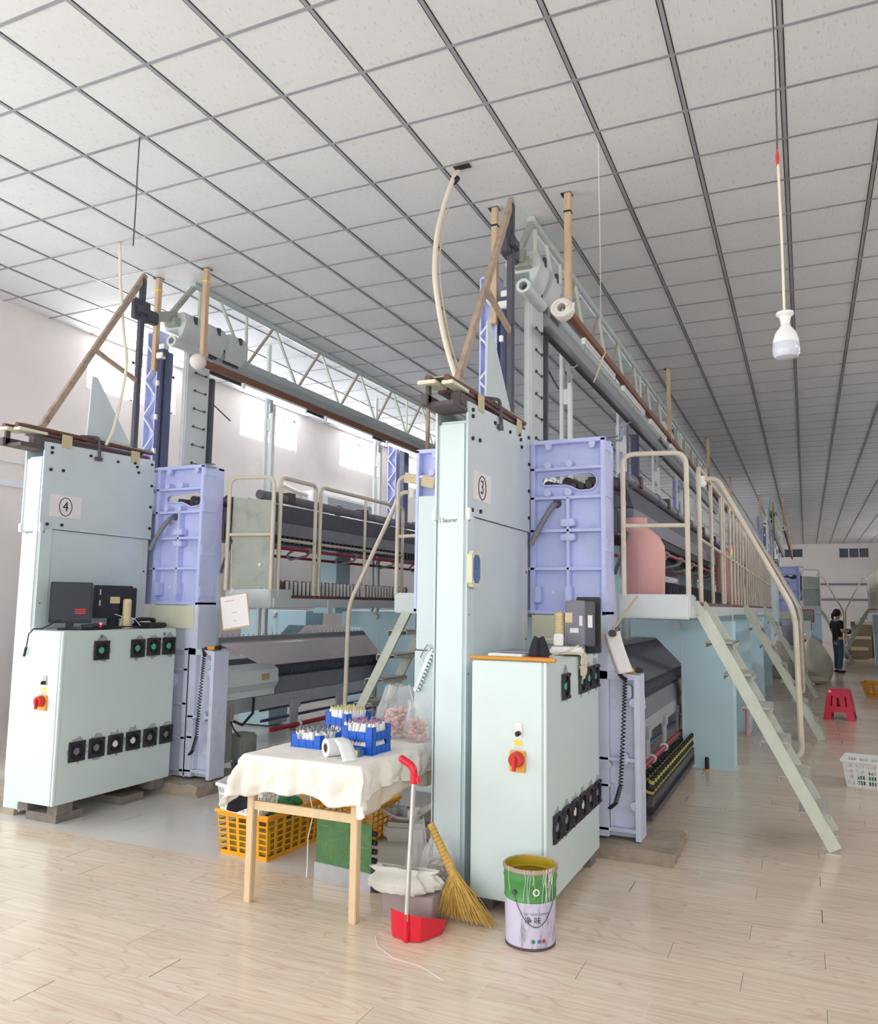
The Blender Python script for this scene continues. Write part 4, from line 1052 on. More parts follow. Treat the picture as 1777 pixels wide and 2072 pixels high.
# ------------------------------------------------------------------ baskets
def basket(label, loc, rz, w, d, h, m, taper=.86, rows=4, cols=6, tilt=(0,0), group=None, rim=.012, vert=False):
    R = thing('plastic_basket', label, 'basket', loc, rz, group); R.rotation_euler = (tilt[0],tilt[1],rz)
    def wallb(L, fn, nc):
        mb = MB(); hs = []
        for i in range(nc):
            for j in range(rows):
                u0 = L*(i+.14)/nc; u1 = L*(i+.86)/nc; z0 = h*(.08+.80*(j+.12)/rows); z1 = h*(.08+.80*(j+.85)/rows)
                n = 3 if vert else 1
                for q in range(n):
                    a = u0+(u1-u0)*q/n; b = u0+(u1-u0)*(q+.72)/n if vert else u1
                    hs.append([(a,z0),(b,z0),(b,z1),(a,z1)])
        mb.holes([(0,0),(L,0),(L,h),(0,h)], hs, fn, 0, .004); return mb
    def mp(sx, sy, L, ax):
        def fn(u, z, dd):
            k = taper+(1-taper)*z/h; uu = (u-L/2)*k
            if ax == 'x': return (uu, sy*(d/2*k-dd), z)
            return (sx*(w/2*k-dd), uu, z)
        return fn
    for sx, sy, L, ax, nc in ((0,-1,w,'x',cols),(0,1,w,'x',cols),(-1,0,d,'y',max(2,int(cols*d/w))),(1,0,d,'y',max(2,int(cols*d/w)))):
        build('side_wall', wallb(L, mp(sx,sy,L,ax), nc), m, R, local=True, smooth=None)
    mb = MB(); mb.box((-w/2*taper,-d/2*taper,0),(w/2*taper,d/2*taper,.006)); build('bottom', mb, m, R, local=True)
    mb = MB(); a, b = w/2, d/2
    for p, q in (((-a-rim,-b-rim),(a+rim,-b+.002)),((-a-rim,b-.002),(a+rim,b+rim)),((-a-rim,-b),(-a+.002,b)),((a-.002,-b),(a+rim,b))): mb.box((p[0],p[1],h-.02),(q[0],q[1],h+.002),.004)
    build('rim', mb, m, R, local=True)
    return R
YB1 = basket('yellow slotted basket under the white basket, beside the front table leg', (.235,1.93,0), -.05, .43, .72, .29, 'orange', taper=.92, rows=6, cols=5)
mb = MB(); mb.box((-.185,-.31,.01),(.185,.31,.2),.02); build('inner_fill', mb, 'orangeinner', YB1, local=True, label='dull olive filling seen through the slots')
c = build('green_scraps', lumps(46,.34,.58,.06,.035,31,1.6), 'green', None); c.location = (.235,1.93,.19); tag(c, 'green scraps heaped in the yellow basket under the table', 'scraps', None, 'stuff')
basket('yellow slotted basket in the shade behind the circuit board', (.66,2.42,0), .0, .36, .40, .25, 'orange', rows=5, cols=5)
basket('white slotted basket tilted on top of the yellow basket', (.20,1.66,.295), .1, .34, .26, .18, 'whiteplastic', rows=3, cols=6, tilt=(.12,.14), vert=True)
basket('white slotted basket on the aisle floor near the ladder', (4.16,6.05,0), -.14, .52, .40, .25, 'whiteplastic', rows=4, cols=5, vert=True)
c = build('green_scraps', lumps(26,.34,.26,.03,.03,33,1.6), 'green', None); c.location = (4.16,6.05,.01); tag(c, 'green scraps at the bottom of the white aisle basket', 'scraps', None, 'stuff')
basket('orange basket on the aisle floor beyond the red stool', (4.86,15.2,0), -.2, .55, .55, .27, 'orange', taper=.75, rows=4, cols=5)
# black cloth hanging beside the table
def bc(u, v):
    z = .68-.28*v; 
    return (.37+.13*u*(1-.3*v)+.02*math.sin(5*u+3*v)-.03*v*(1-u), 1.24+.10*u+.02*math.sin(9*u+2*v), z+.03*math.sin(PI*u)-.06*v*(1-abs(2*u-1)))
mb = MB(); mb.grid(bc, 14, 18); single('black_garment', mb, 'blackcloth', 'black cloth hanging beside the white basket at the table corner', 'cloth', smooth=70, solid=.006)

# ------------------------------------------------------------------ circuit board unit
R = thing('circuit_board_unit', 'green circuit board standing in a metal tray behind the table leg', 'circuit board', (1.075,1.48,0), -.11)
mb = MB(); mb.box((-.21,-.055,0),(.21,.055,.105),.003); build('metal_tray', mb, 'aluminium', R, local=True)
mb = MB(); mb.box((-.205,-.045,.09),(.205,-.041,.375)); pb = build('board', mb, 'pcb', R, local=True)
mb = MB(); rn = random.Random(3)
for k in range(46):
    x, z = rn.uniform(-.19,.15), rn.uniform(.12,.35)
    if rn.random() < .5: mb.box((x,-.0465,z),(x+rn.uniform(.01,.06),-.0452,z+.003))
    else: mb.box((x,-.0465,z),(x+.003,-.0452,min(.365,z+rn.uniform(.01,.06))))
build('copper_trace', mb, 'copper', pb, local=True, smooth=None)
for k in range(4):
    mb = MB(); mb.cyl((.165,-.02,.17+.05*k),(.222,-.02,.17+.05*k),.016,n=12); build('capacitor', mb, 'black', R, local=True)
mb = MB(); mb.box((.212,-.04,.0),(.25,.05,.13),.004); mb.box((.212,-.05,.12),(.262,.055,.138)); build('terminal_block', mb, 'black', R, local=True)
mb = MB(); mb.tube([(-.24,.02,.45),(-.2,.0,.35),(-.24,.01,.2),(-.20,-.05,.06),(-.17,-.1,.004)], .004, 6); mb.xf(Matrix.Translation((.98,1.55,0)))
single('loose_string', mb, 'whiteplastic', 'white cord trailing down beside the circuit board', 'cord')

# ------------------------------------------------------------------ dustpan, broom, bucket
R = thing('dustpan', 'red long-handled dustpan standing in front of the broom', 'dustpan', (1.76,1.0,0))
pts = [(-.105,-.05),(-.08,-.085),(.02,-.105),(.075,-.09),(.13,.05),(.085,.21)]
mb = MB(); n = len(pts); th = .005
hz = [.125,.135,.13,.125,.075,.02]
base = pts+[(-.03,.16),(-.11,.05)]
mb.prism([(x,y,.004) for x, y in base], (0,0,.006))
top_ = [(x*1.08,y*1.08,h) for (x,y),h in zip(pts,hz)]
V = []; F = []
for (x,y),t in zip(pts,top_): V += [(x,y,.004),t,(x*.94,y*.94,.01),(t[0]*.95,t[1]*.95,t[2])]
for i in range(n-1):
    a = 4*i; b = 4*(i+1); F += [(a,b,b+1,a+1),(a+2,a+3,b+3,b+2),(a+1,b+1,b+3,a+3)]
mb.add(V, F)
lf = [(-.105,-.05,.004),(-.113,-.054,.125),(-.11,.05,.06),(-.11,.05,.004)]
mb.prism(lf, (.006,0,0)); build('pan', mb, 'red', R, local=True)
mb = MB(); mb.box((-.005,-.125,.0),(.022,-.10,.14),.006); build('pole_socket', mb, 'red', R, local=True)
mb = MB(); mb.cyl((.008,-.112,.10),(.03,-.10,.79),.0125,n=14); build('pole', mb, 'chrome', R, local=True, label='bare metal pole')
mb = MB(); mb.tube(round_path([(.029,-.10,.76),(.031,-.10,.835),(-.02,-.105,.872),(-.035,-.105,.874)],.05), [.019]*3+[.02]*5, 12) if False else mb.tube(round_path([(.029,-.10,.76),(.031,-.10,.84),(-.035,-.105,.875)],.06), .019, 12); mb.ball((-.035,-.105,.875),.0195,12,8); mb.box((.03,-.11,.765),(.066,-.09,.80),.006); build('grip', mb, 'red', R, local=True)
R = thing('straw_broom', 'straw broom leaning on the central pillar, bristles fanned on the floor', 'broom', (1.93,1.27,0))
org = Vector((1.93,1.27,0)); hp = Vector((1.70,1.30,.462))-org; hm = Vector((1.80,1.29,.30))-org; hb = Vector((1.85,1.285,.215))-org
mb = MB(); mb.tube([hp, hp.lerp(hm,.5), hm, hb], [.019,.021,.023,.026], 12); hd = build('handle', mb, 'straw', R, local=True)
mb = MB()
for k in range(13):
    p = hp.lerp(hb,.12+.07*k); q = hp.lerp(hb,.135+.07*k); r = .0215+.0045*(k/13); mb.cyl(p,q,r,n=12)
build('binding', mb, 'strawdark', hd, local=True)
mb = MB(); rn = random.Random(9)
for k in range(620):
    t = rn.random(); s = rn.uniform(-1,1); e = Vector((1.77+.345*t, 1.235+.045*s+.02*math.sin(3*t), .004+.03*(1-t)*rn.random()))-org
    st = hb+Vector((rn.uniform(-.018,.018),rn.uniform(-.018,.018),rn.uniform(-.02,.02)))
    L = rn.uniform(.82,1.02); e2 = st.lerp(e, L); mid = st.lerp(e2,.5)+Vector((rn.uniform(-.008,.008),rn.uniform(-.012,.012)-.008,.016+rn.uniform(-.006,.012)))
    e2.z = max(e2.z,.003); mb.tube([st,mid,e2],[.0026,.0022,.0012],4,cap=False)
build('bristles', mb, 'straw', R, local=True, smooth=None)

def bend_text(mb, txt, size, r, z, ang, depth=.0006):
    vs, fs = text_mesh(txt, size, depth)
    mb.add([((r+v[2])*math.cos(ang+v[0]/r), (r+v[2])*math.sin(ang+v[0]/r), z+v[1]) for v in vs], fs)
def bend_disc(mb, r, ang, z, rad, h=.0006, n=18, wob=0.0, inner=0):
    vs = []; fs = []
    for i in range(n):
        a = 2*PI*i/n; q = rad*(1+wob*math.cos(8*a)); vs.append(((r+h)*math.cos(ang+q*math.cos(a)/r), (r+h)*math.sin(ang+q*math.cos(a)/r), z+q*math.sin(a)))
    fs.append(tuple(range(n))); mb.add(vs, fs)
R = thing('paint_bucket', 'open paint bucket with green band and lavender label in front of the cabinet', 'bucket', (2.315,1.175,0))
rad = lambda z: .121+.012*z/.38
prof = [(0.0,.006),(.118,.006),(.121,0),(.123,.006)]+[(rad(z),z) for z in (.02,.1,.18)]
mb = MB(); mb.lathe(prof+[(rad(.222),.222)], n=48); low = build('label_wrap', mb, 'paintlabel', R, local=True)
mb = MB(); mb.lathe([(rad(.222),.222),(rad(.225)+.003,.228),(rad(.23),.234),(rad(.31),.31),(rad(.315)+.004,.322),(rad(.33),.335),(rad(.355),.357)], n=48); build('green_band', mb, 'paintgreen', R, local=True)
mb = MB(); ro = rad(.36); mb.lathe([(ro,.355),(ro+.006,.36),(ro+.006,.372),(ro-.002,.378),(ro-.006,.372)], n=48); build('rolled_rim', mb, 'strut', R, local=True)
mb = MB(); mb.lathe([(ro-.005,.372),(ro-.006,.33),(ro-.010,.325),(ro-.006,.318),(.112,.02),(0,.02)], n=48); build('inner_wall', mb, 'paintinner', R, local=True, label='gold coloured inside wall')
mb = MB(); mb.lathe([(.1185,0),(.1245,0),(.1245,.012),(.1215,.014)], n=48); build('bottom_rim', mb, 'rust', R, local=True)
CA = math.atan2(CY-1.175, CX-2.315)
mb = MB(); mb.lathe([(0,-.006),(.011,-.006),(.012,.006),(.0,.008)], (0,0,0), 14, 'x'); mb.xf(Matrix.Rotation(CA-.62,4,'Z') @ Matrix.Translation((rad(.27)+.004,0,.268))); build('handle_ear', mb, 'rust', R, local=True)
mb = MB(); pts = []
for k in range(25):
    t = k/24; a = CA-.62+(1.75)*t; z = .262-.155*math.sin(PI*min(1,t*1.02))**.8+.02*t; pts.append(((rad(.2)+.008)*math.cos(a),(rad(.2)+.008)*math.sin(a),z))
mb.tube(pts,.0022,6); build('wire_handle', mb, 'dark', R, local=True)
mb = MB(); bend_text(mb, 'NET TASTE ALDEHYDE', .0135, rad(.165)+.0008, .172, CA+.30); build('small_lettering', mb, 'inkpurple', low, local=True)
mb = MB(); bend_text(mb, '\u51c0 \u5473', .036, rad(.14)+.0008, .142, CA+.10); build('large_lettering', mb, 'ink', low, local=True)
for a, mm, w in ((.12,'green',0),(.36,'bluelabel',0),(.56,'strut',.15)):
    mb = MB(); bend_disc(mb, rad(.045)+.0008, CA+a, .046, .0095, wob=w); build('round_icon', mb, mm if mm != 'strut' else 'switchred', low, local=True)
mb = MB(); bend_disc(mb, rad(.28)+.0008, CA+.22, .275, .017, wob=.07, n=40); em = build('emblem', mb, 'paper', R, local=True)
mb = MB(); bend_disc(mb, rad(.28)+.0014, CA+.22, .275, .0105, n=24); build('emblem_centre', mb, 'paintgreen', em, local=True)
mb = MB(); rn = random.Random(5)
for k in range(20):
    a = CA+(rn.uniform(.48,.95) if k > 5 else rn.uniform(-.9,.2)); z0 = .374; L = rn.uniform(.05,.17); rr_ = rad(.34)+.006
    mb.tube([((rr_-.012)*math.cos(a),(rr_-.012)*math.sin(a),.372),((rr_+.002)*math.cos(a),(rr_+.002)*math.sin(a),.381)]+[((rad(z0-L*t)+.0045)*math.cos(a+.04*math.sin(5*t+k)),(rad(z0-L*t)+.0045)*math.sin(a+.04*math.sin(5*t+k)),z0-L*t) for t in (.15,.4,.7,1)],.0011,4)
build('loose_thread', mb, 'paper', R, local=True)
mb = MB(); mb.tube([(.55,-.32,.002),(.62,-.42,.002),(.75,-.50,.002),(.9,-.52,.002),(1.05,-.60,.002)],.0014,4); mb.xf(Matrix.Translation((1.05,1.2,0))); single('loose_thread', mb, 'paper', 'loose white thread on the floor in front of the dustpan', 'thread')

R = thing('debris_tray', 'grubby white plastic tray heaped with wrapped scraps under the back of the table', 'tray', (.99,2.45,0), .25)
mb = MB(); mb.grid(lambda u,v: (-.20+.40*u, -.13+.26*v, .16+.05*(2*v-1)**2+.05*(2*u-1)**2-.03*math.sin(PI*u)), 14, 10); mb.box((-.16,-.09,0),(.16,.09,.125),.03); build('tray_shell', mb, 'bagwhite', R, local=True, solid=.004)
rn = random.Random(12)
for k in range(9):
    mb = MB(); x, y = rn.uniform(-.15,.15), rn.uniform(-.08,.08); mb.box((x-.035,y-.025,.165),(x+.035,y+.025,.215),.008); build('wrapped_piece', mb, ('silver','paper','tan')[k%3], R, local=True)
# ------------------------------------------------------------------ things on the right cabinet (top z = 1.35)
ZT = 1.352
mb = MB(); mb.tube([(1.875,1.435,ZT+.012),(2.37,1.445,ZT+.012)],.0125,10); single('wooden_stick', mb, 'wood_stick', 'orange wooden stick lying along the front edge of the right cabinet', 'stick')
R = thing('paper_tray', 'white tray with a grey pad on it, behind the orange stick', 'tray', (2.06,1.66,ZT), -.04)
mb = MB(); mb.box((-.115,-.13,0),(.095,.13,.032),.004); build('tray_body', mb, 'whiteplastic', R, local=True)
mb = MB(); mb.box((-.09,-.05,.034),(.12,.17,.044),.003); build('pad', mb, 'darkgrey', R, local=True)
mb = MB()
def pouch(u, v):
    t = 2*PI*u; r = (.055+.01*math.sin(3*t+2)+.006*math.sin(7*t))*(1-.55*v**2)*(.7+.6*min(1,v*6) if v < .16 else 1.3-.0*v)*.8
    return (2.222+r*math.cos(t)*.9, 1.62+r*math.sin(t), ZT+.002+.125*v+.008*math.sin(2*t)*v)
mb.grid(pouch, 28, 14, wrap=True); mb.add([pouch(i/28,1) for i in range(28)], [tuple(range(28))])
single('black_pouch', mb, 'blackcloth', 'crumpled black pouch beside the white tray on the right cabinet', 'pouch', smooth=25)
mb = MB(); mb.box((2.16,1.52,ZT),(2.30,1.60,ZT+.02),.006); single('red_cloth', mb, 'inkred', 'red and pink scrap under the black pouch', 'cloth')
mb = MB(); mb.grid(lambda u,v: (1.98+.26*u, 2.12+.2*v, ZT+.008+.03*math.sin(3*u+2*v)**2), 10, 8); single('paper_sheet', mb, 'paperpink', 'pinkish paper sheet lying behind the black pouch', 'paper', solid=.001)
mb = MB(); mb.cyl((2.06,2.0,ZT+.03),(2.06,2.0,ZT+.055),.006); mb.cyl((2.06,2.0,ZT),(2.06,2.0,ZT+.03),.008); single('indicator_lamp', mb, 'ledred', 'tiny lit red indicator on the right cabinet top', 'lamp')
def ribbed(label, x, y, z, h=.26):
    R = thing('ribbed_tube', label, 'tube', (x,y,z), 0, None)
    prof = [(.0,0),(.045,0),(.045,.012),(.032,.03)]
    k = 0; zz = .035
    while zz < h-.03: prof += [(.036,zz),(.036,zz+.012),(.0335,zz+.0135),(.0335,zz+.0155)]; zz += .017
    prof += [(.036,h-.022),(.033,h-.008),(.02,h),(0,h)]
    mb = MB(); mb.lathe(prof, n=24); build('tube_body', mb, 'beige', R, local=True, smooth=25)
    mb = MB()
    for i in range(6): a = i*PI/3; mb.box((.034*math.cos(a)-.004,.034*math.sin(a)-.004,.014),(.034*math.cos(a)+.004,.034*math.sin(a)+.004,.022))
    build('base_slot', mb, 'rust', R, local=True); return R
ribbed('cream ribbed tube standing left of the black screens on the right cabinet', 2.13,2.36,ZT,.27)
R = thing('old_monitor', 'black monitor with paper stickers seen from behind on the right cabinet', 'monitor', (2.25,2.36,ZT), .18)
mb = MB(); mb.box((-.075,-.02,.055),(.055,.06,.345),.006); mb.box((-.05,-.03,.0),(.05,.06,.06),.008); body = build('monitor_body', mb, 'darkgrey', R, local=True)
mb = MB(); mb.box((.053,-.018,.05),(.115,.05,.34),.006); build('side_cover', mb, 'screen', R, local=True)
for a,b,c,d,mm in ((-.075,.20,-.03,.265,'beige'),(.015,.18,.035,.245,'paper'),(-.045,.135,.01,.165,'paper'),(.07,.17,.10,.25,'paper')):
    mb = MB(); mb.box((a,-.0225,b),(c,-.0195,d)); build('sticker', mb, mm, R, local=True)
R = thing('old_monitor', 'second black screen showing behind the stickered monitor on the right cabinet', 'monitor', (2.30,2.50,ZT), .12)
mb = MB(); mb.box((-.09,0,.05),(.07,.03,.37),.005); build('monitor_body', mb, 'black', R, local=True)
mb = MB(); mb.box((-.07,-.02,.0),(.07,.06,.055),.006); build('monitor_stand', mb, 'black', R, local=True)
R = thing('network_box', 'white network box with cables in front of the stickered monitor', 'router', (2.165,2.22,ZT), .2)
mb = MB(); mb.box((-.03,-.02,.055),(.03,.03,.13),.005); build('box_body', mb, 'whiteplastic', R, local=True)
mb = MB(); mb.box((-.05,-.10,.0),(.16,.06,.05),.012); build('white_base', mb, 'whiteplastic', R, local=True)
mb = MB(); mb.tube([(.13,-.06,.06),(.05,-.12,.02),(-.03,-.15,.0)],.006,6); mb.tube([(-.03,0,.1),(-.09,-.02,.09),(-.1,-.03,.03),(-.05,-.05,.015)],.003,6); build('cable', mb, 'beige', R, local=True)
# glove hanging over the edge
R = thing('work_glove', 'cream work glove hanging over the side edge of the right cabinet', 'glove', (2.33,2.12,1.30), 0)
def gl(pts, r): 
    mb = MB(); mb.tube(pts, r, 8); return mb
mb = MB(); mb.grid(lambda u,v: (2.22+.115*min(1,v*1.5)+(.014 if v > .6 else 0)+.004*math.sin(20*v+9*u), 2.06+.13*u+.02*v, ZT+.012-(max(0,v-.62)*.19)+.008*math.sin(7*u)), 12, 16); build('palm', mb, 'glovewhite', R, solid=.006, smooth=70)
for k in range(4):
    y = 2.085+.032*k; L = (.06,.085,.08,.06)[k]; mb = MB(); mb.tube([(2.345,y,1.295),(2.35,y+.004,1.27),(2.346,y+.01,1.295-L)],[.012,.011,.008],8); build('finger', mb, 'glovewhite', R)
# ------------------------------------------------------------------ things on the left cabinet (top z = 1.415)
Z4 = 1.418
R = thing('flat_monitor', 'black monitor with red lines on its screen on the left cabinet', 'monitor', (-1.72,1.80,Z4), math.radians(52))
mb = MB(); mb.box((-.155,-.02,.05),(.155,.02,.375),.006); build('monitor_frame', mb, 'black', R, local=True)
mb = MB(); mb.box((-.143,-.022,.075),(.143,-.0195,.362)); build('screen', mb, 'screen', R, local=True)
mb = MB()
for z in (.125,.14,.155): mb.box((.03,-.0235,z),(.11,-.0215,z+.008))
build('red_text_lines', mb, 'inkred', R, local=True)
mb = MB(); mb.box((-.03,-.01,.0),(.03,.02,.06)); mb.box((-.09,-.07,0),(.09,.08,.012),.004); build('monitor_stand', mb, 'black', R, local=True)
R = thing('flat_monitor', 'second black monitor seen from behind with a label, on the left cabinet', 'monitor', (-1.75,2.27,Z4), math.radians(80))
mb = MB(); mb.box((-.19,-.03,.085),(.16,.02,.36),.006); mb.box((.15,-.03,.085),(.2,.02,.345),.006); build('monitor_frame', mb, 'screen', R, local=True)
mb = MB(); mb.box((-.06,-.036,.21),(.03,-.029,.265)); build('back_label', mb, 'beige', R, local=True)
for z in (.19,.28): 
    mb = MB(); mb.box((-.16,-.034,z),(-.148,-.029,z+.045)); build('sticker', mb, 'beige', R, local=True)
mb = MB(); mb.box((-.04,-.02,0),(.04,.03,.1)); mb.box((-.1,-.08,0),(.1,.08,.012),.004); build('monitor_stand', mb, 'black', R, local=True)
mb = MB(); mb.tube([(.05,-.06,.18),(.08,-.07,.17),(.09,-.08,.05)],.004,6); mb.tube([(-.02,-.05,.12),(.03,-.08,.10),(.0,-.1,.01)],.003,6); mb.tube([(.1,-.06,.1),(.14,-.1,.08),(.2,-.1,.02)],.003,6); build('cable', mb, 'whiteplastic', R, local=True)
ribbed('cream ribbed tube standing in front of the second monitor on the left cabinet', -1.66,2.33,Z4,.25)
mb = MB(); mb.cyl((-1.60,2.0,Z4),(-1.60,2.0,Z4+.04),.009); mb.ball((-1.60,2.0,Z4+.045),.012); single('indicator_lamp', mb, 'led', 'small glowing pink indicator between the two left monitors', 'lamp')
R = thing('black_telephone', 'black telephone at the rear end of the left cabinet', 'telephone', (-1.66,2.60,Z4), .1)
mb = MB(); mb.box((-.09,-.13,0),(.09,.13,.045),.012); build('phone_base', mb, 'black', R, local=True)
mb = MB(); mb.tube([(-.05,-.12,.06),(-.05,-.06,.075),(-.05,.06,.075),(-.05,.12,.06)],[.022,.016,.016,.022],8); build('handset', mb, 'black', R, local=True)
mb = MB(); rn = random.Random(2)
mb.box((-1.72,1.80,Z4),(-1.58,2.12,Z4+.022),.006); single('black_keyboard', mb, 'black', 'black keyboard in front of the left monitors', 'keyboard')
mb = MB(); mb.tube([(-1.66,1.86,Z4+.03),(-1.6,1.95,Z4+.045),(-1.62,2.1,Z4+.02),(-1.56,2.2,Z4+.02),(-1.6,2.4,Z4+.015)],.006,6); mb.tube([(-1.58,1.9,Z4+.03),(-1.55,2.05,Z4+.03),(-1.6,2.25,Z4+.012)],.005,6); single('cable_tangle', mb, 'black', 'tangle of black cables over the keyboard on the left cabinet', 'cable')
mb = MB(); mb.tube([(-1.74,1.72,Z4+.08),(-1.80,1.62,Z4+.01),(-1.80,1.535,Z4+.008),(-1.815,1.51,Z4-.03),(-1.83,1.508,Z4-.14)],.005,8); mb.tube([(-1.83,1.508,Z4-.13),(-1.845,1.506,Z4-.20)],.010,8); single('plug_cable', mb, 'black', 'black plug cable dangling over the front of the left cabinet', 'cable')

# ------------------------------------------------------------------ hand pendants on the legs, coil cords
def pendant(label, off):
    R = thing('hand_pendant', label, 'hand controller', (2.50,2.90,1.195), 0)
    mb = MB(); mb.box((2.44,2.87,1.20),(2.52,2.93,1.235),.008); build('pendant_body', mb, 'switchyellow', R)
    mb = MB(); mb.tube([(2.43,2.89,1.215),(2.40,2.87,1.20),(2.465,2.82,1.16)],.016,8); mb.box((2.52,2.875,1.202),(2.57,2.925,1.24),.008); build('pendant_end', mb, 'black', R)
    path = [Vector(p) for p in ((2.468,2.81,1.17),(2.458,2.805,.95),(2.445,2.80,.68),(2.43,2.80,.45),(2.395,2.80,.33),(2.352,2.81,.29))]
    pts = []; N = 520
    for k in range(N):
        t = k/(N-1)*(len(path)-1); i = min(int(t),len(path)-2); p = path[i].lerp(path[i+1],t-i); a = k/N*2*PI*52
        pts.append(p+Vector((.013*math.cos(a),.013*math.sin(a),0)))
    mb = MB(); mb.tube(pts,.0042,5); build('coil_cord', mb, 'black', R)
    R.location = Vector(R.location)+Vector(off)
pendant('yellow and black hand pendant with coiled cord on the leg beside the right cabinet', (0,0,0))
pendant('yellow and black hand pendant with coiled cord on the leg beside the left cabinet', OFF4)

# ------------------------------------------------------------------ hanging papers
R = thing('clipboard', 'clipboard with white sheet tied by red string below the stained guard panel', 'clipboard', (-.96,2.92,1.42), .12)
mb = MB(); mb.box((-.14,.0,.0),(.14,.008,.30),.003); mb.xf(Matrix.Rotation(-.16,4,'Y')); build('board', mb, 'wood_post', R, local=True)
mb = MB(); mb.box((-.13,-.004,.015),(.132,-.001,.295)); mb.xf(Matrix.Rotation(-.16,4,'Y')); build('sheet', mb, 'paper', R, local=True)
mb = MB()
for a,b,c in ((-.09,.25,.09),(-.03,.14,.05),(-.02,.07,.03)): mb.box((a,-.0052,b),(a+c,-.0038,b+.004))
mb.xf(Matrix.Rotation(-.16,4,'Y')); build('red_pen_mark', mb, 'inkred', R, local=True)
mb = MB()
for k in range(6): mb.tube([(-.08+.01*k,-.008,.32+.004*k),(-.06+.006*k,-.012,.36-.01*k),(-.09+.012*k,-.01,.30+.01*k),(-.07,-.008,.33)],.005,5)
mb.tube([(-.07,0,.33),(-.12,.05,.75)],.003,5)
build('string', mb, 'paperpink', R, local=True)
R = thing('paper_bundle', 'bundle of curled paper sheets clipped beside the right cabinet screens', 'papers', (2.42,2.72,1.20), 0)
for k in range(3):
    mb = MB(); mb.grid(lambda u,v: (2.365+.085*u+.085*v**1.5-.012*k, 2.70+.05*u+.012*k+.02*math.sin(3*v), 1.475-.27*v+.02*u), 6, 14); build('sheet', mb, 'paperpink' if k else 'paper', R, solid=.001, smooth=70)
mb = MB(); mb.box((2.38,2.69,1.455),(2.43,2.73,1.50),.008); mb.lathe([(.01,-.006),(.016,-.006),(.016,.006),(.01,.006)],(2.44,2.71,1.51),10,'y'); build('spring_clip', mb, 'dark', R)
mb = MB(); mb.obox((2.40,2.73,1.50),(2.50,3.12,1.74),.012,.012); build('hanger_strap', mb, 'tan', R)
mb = MB()
for k in range(11): mb.prism([(.0-.0+.0,0,.03*k),(.022,0,.03*k+.008),(.022,0,.03*k+.016),(0,0,.03*k+.022)],(0,.012,0))
mb.box((-.03,-.004,-.01),(.002,.014,.345)); mb.xf(Matrix.Translation((.885,2.775,1.0)) @ Matrix.Rotation(.40,4,'Y'))
R = thing('comb_tool', 'light metal toothed tool hanging on the pale cover left of the central pillar', 'tool', (.95,2.78,1.0))
build('toothed_bar', mb, 'silver', R)
mb = MB(); mb.tube(round_path([(.97,2.77,1.29),(1.005,2.765,1.325),(.975,2.765,1.355),(.915,2.765,1.25),(.94,2.77,1.21)],.015),.0045,6); build('wire_handle', mb, 'chrome', R)
mb = MB(); mb.obox((.64,3.03,2.70),(1.02,2.79,2.60),.05,.085); single('wooden_bar', mb, 'tan', 'short tan bar between the left handrail and the lilac frame', 'bar')

# ------------------------------------------------------------------ spools on the platforms
def spool(m, r, h, w):
    mb = MB(); mb.lathe([(0,0),(r*.7,0),(r,h*.08),(r,h*.86),(r*.8,h*.92),(r*.55,h),(0,h)], n=12); mb.cur = 1
    mb.lathe([(r*1.45,0),(r*1.3,h*.10),(r*1.0,h*.24)], n=12); return mb
first = None
for k in range(38):
    y = 3.78+.074*k
    if first is None: o = first = build('thread_spool', spool('brownspool',.030,.15,0), ['brownspool','green'], None)
    else: o = first.copy(); C.objects.link(o)
    o.location = Vector((2.55+(.02 if k%2 else 0), y, 1.702))+OFF4; tag(o, 'brown thread spool on green foot standing on the platform of the machine numbered 4', 'spool', 'brown spools on the left platform')
first = None
for k in range(36):
    if first is None:
        mb = MB(); mb.lathe([(0,0),(.016,0),(.017,.14),(0,.142)], n=8); o = first = build('white_tube', mb, 'whiteplastic', None)
    else: o = first.copy(); C.objects.link(o)
    o.location = Vector((2.615, 3.815+.074*k, 1.702))+OFF4; tag(o, 'white cardboard tube between the brown spools on the platform of the machine numbered 4', 'tube', 'white tubes on the left platform')
first = None
for k in range(34):
    y = 4.15+.21*k
    if first is None: o = first = build('thread_spool', spool('black_spool',.075,.17,0), ['black_spool','black_spool'], None)
    else: o = first.copy(); C.objects.link(o)
    o.location = (2.52,y,1.702); o.rotation_euler = (0,0,k); tag(o, 'black thread spool standing on the platform of the machine numbered 3', 'spool', 'black spools on the right platform')
first = None
for r_ in range(2):
    for k in range(26):
        if first is None:
            mb = MB(); mb.lathe([(0,0),(.035,0),(.035,.05),(.02,.07),(.012,.12),(0,.12)], n=10); mb.cur = 1; mb.lathe([(.037,.012),(.037,.028),(.034,.03)], n=10); mb.lathe([(.0215,.07),(.017,.092),(.013,.093)], n=10); o = first = build('thread_cone', mb, ['black','conering'], None)
        else: o = first.copy(); C.objects.link(o)
        o.scale = (1.25,1.25,1.25); o.location = (2.335+.10*r_, 3.72+.125*k+.06*r_, .162 if r_ == 0 else .205); o.rotation_euler = (.12,.35,0); tag(o, 'yellow and black thread cone in the low tray beside the lilac leg', 'thread cone', 'yellow and black cones in the low tray')

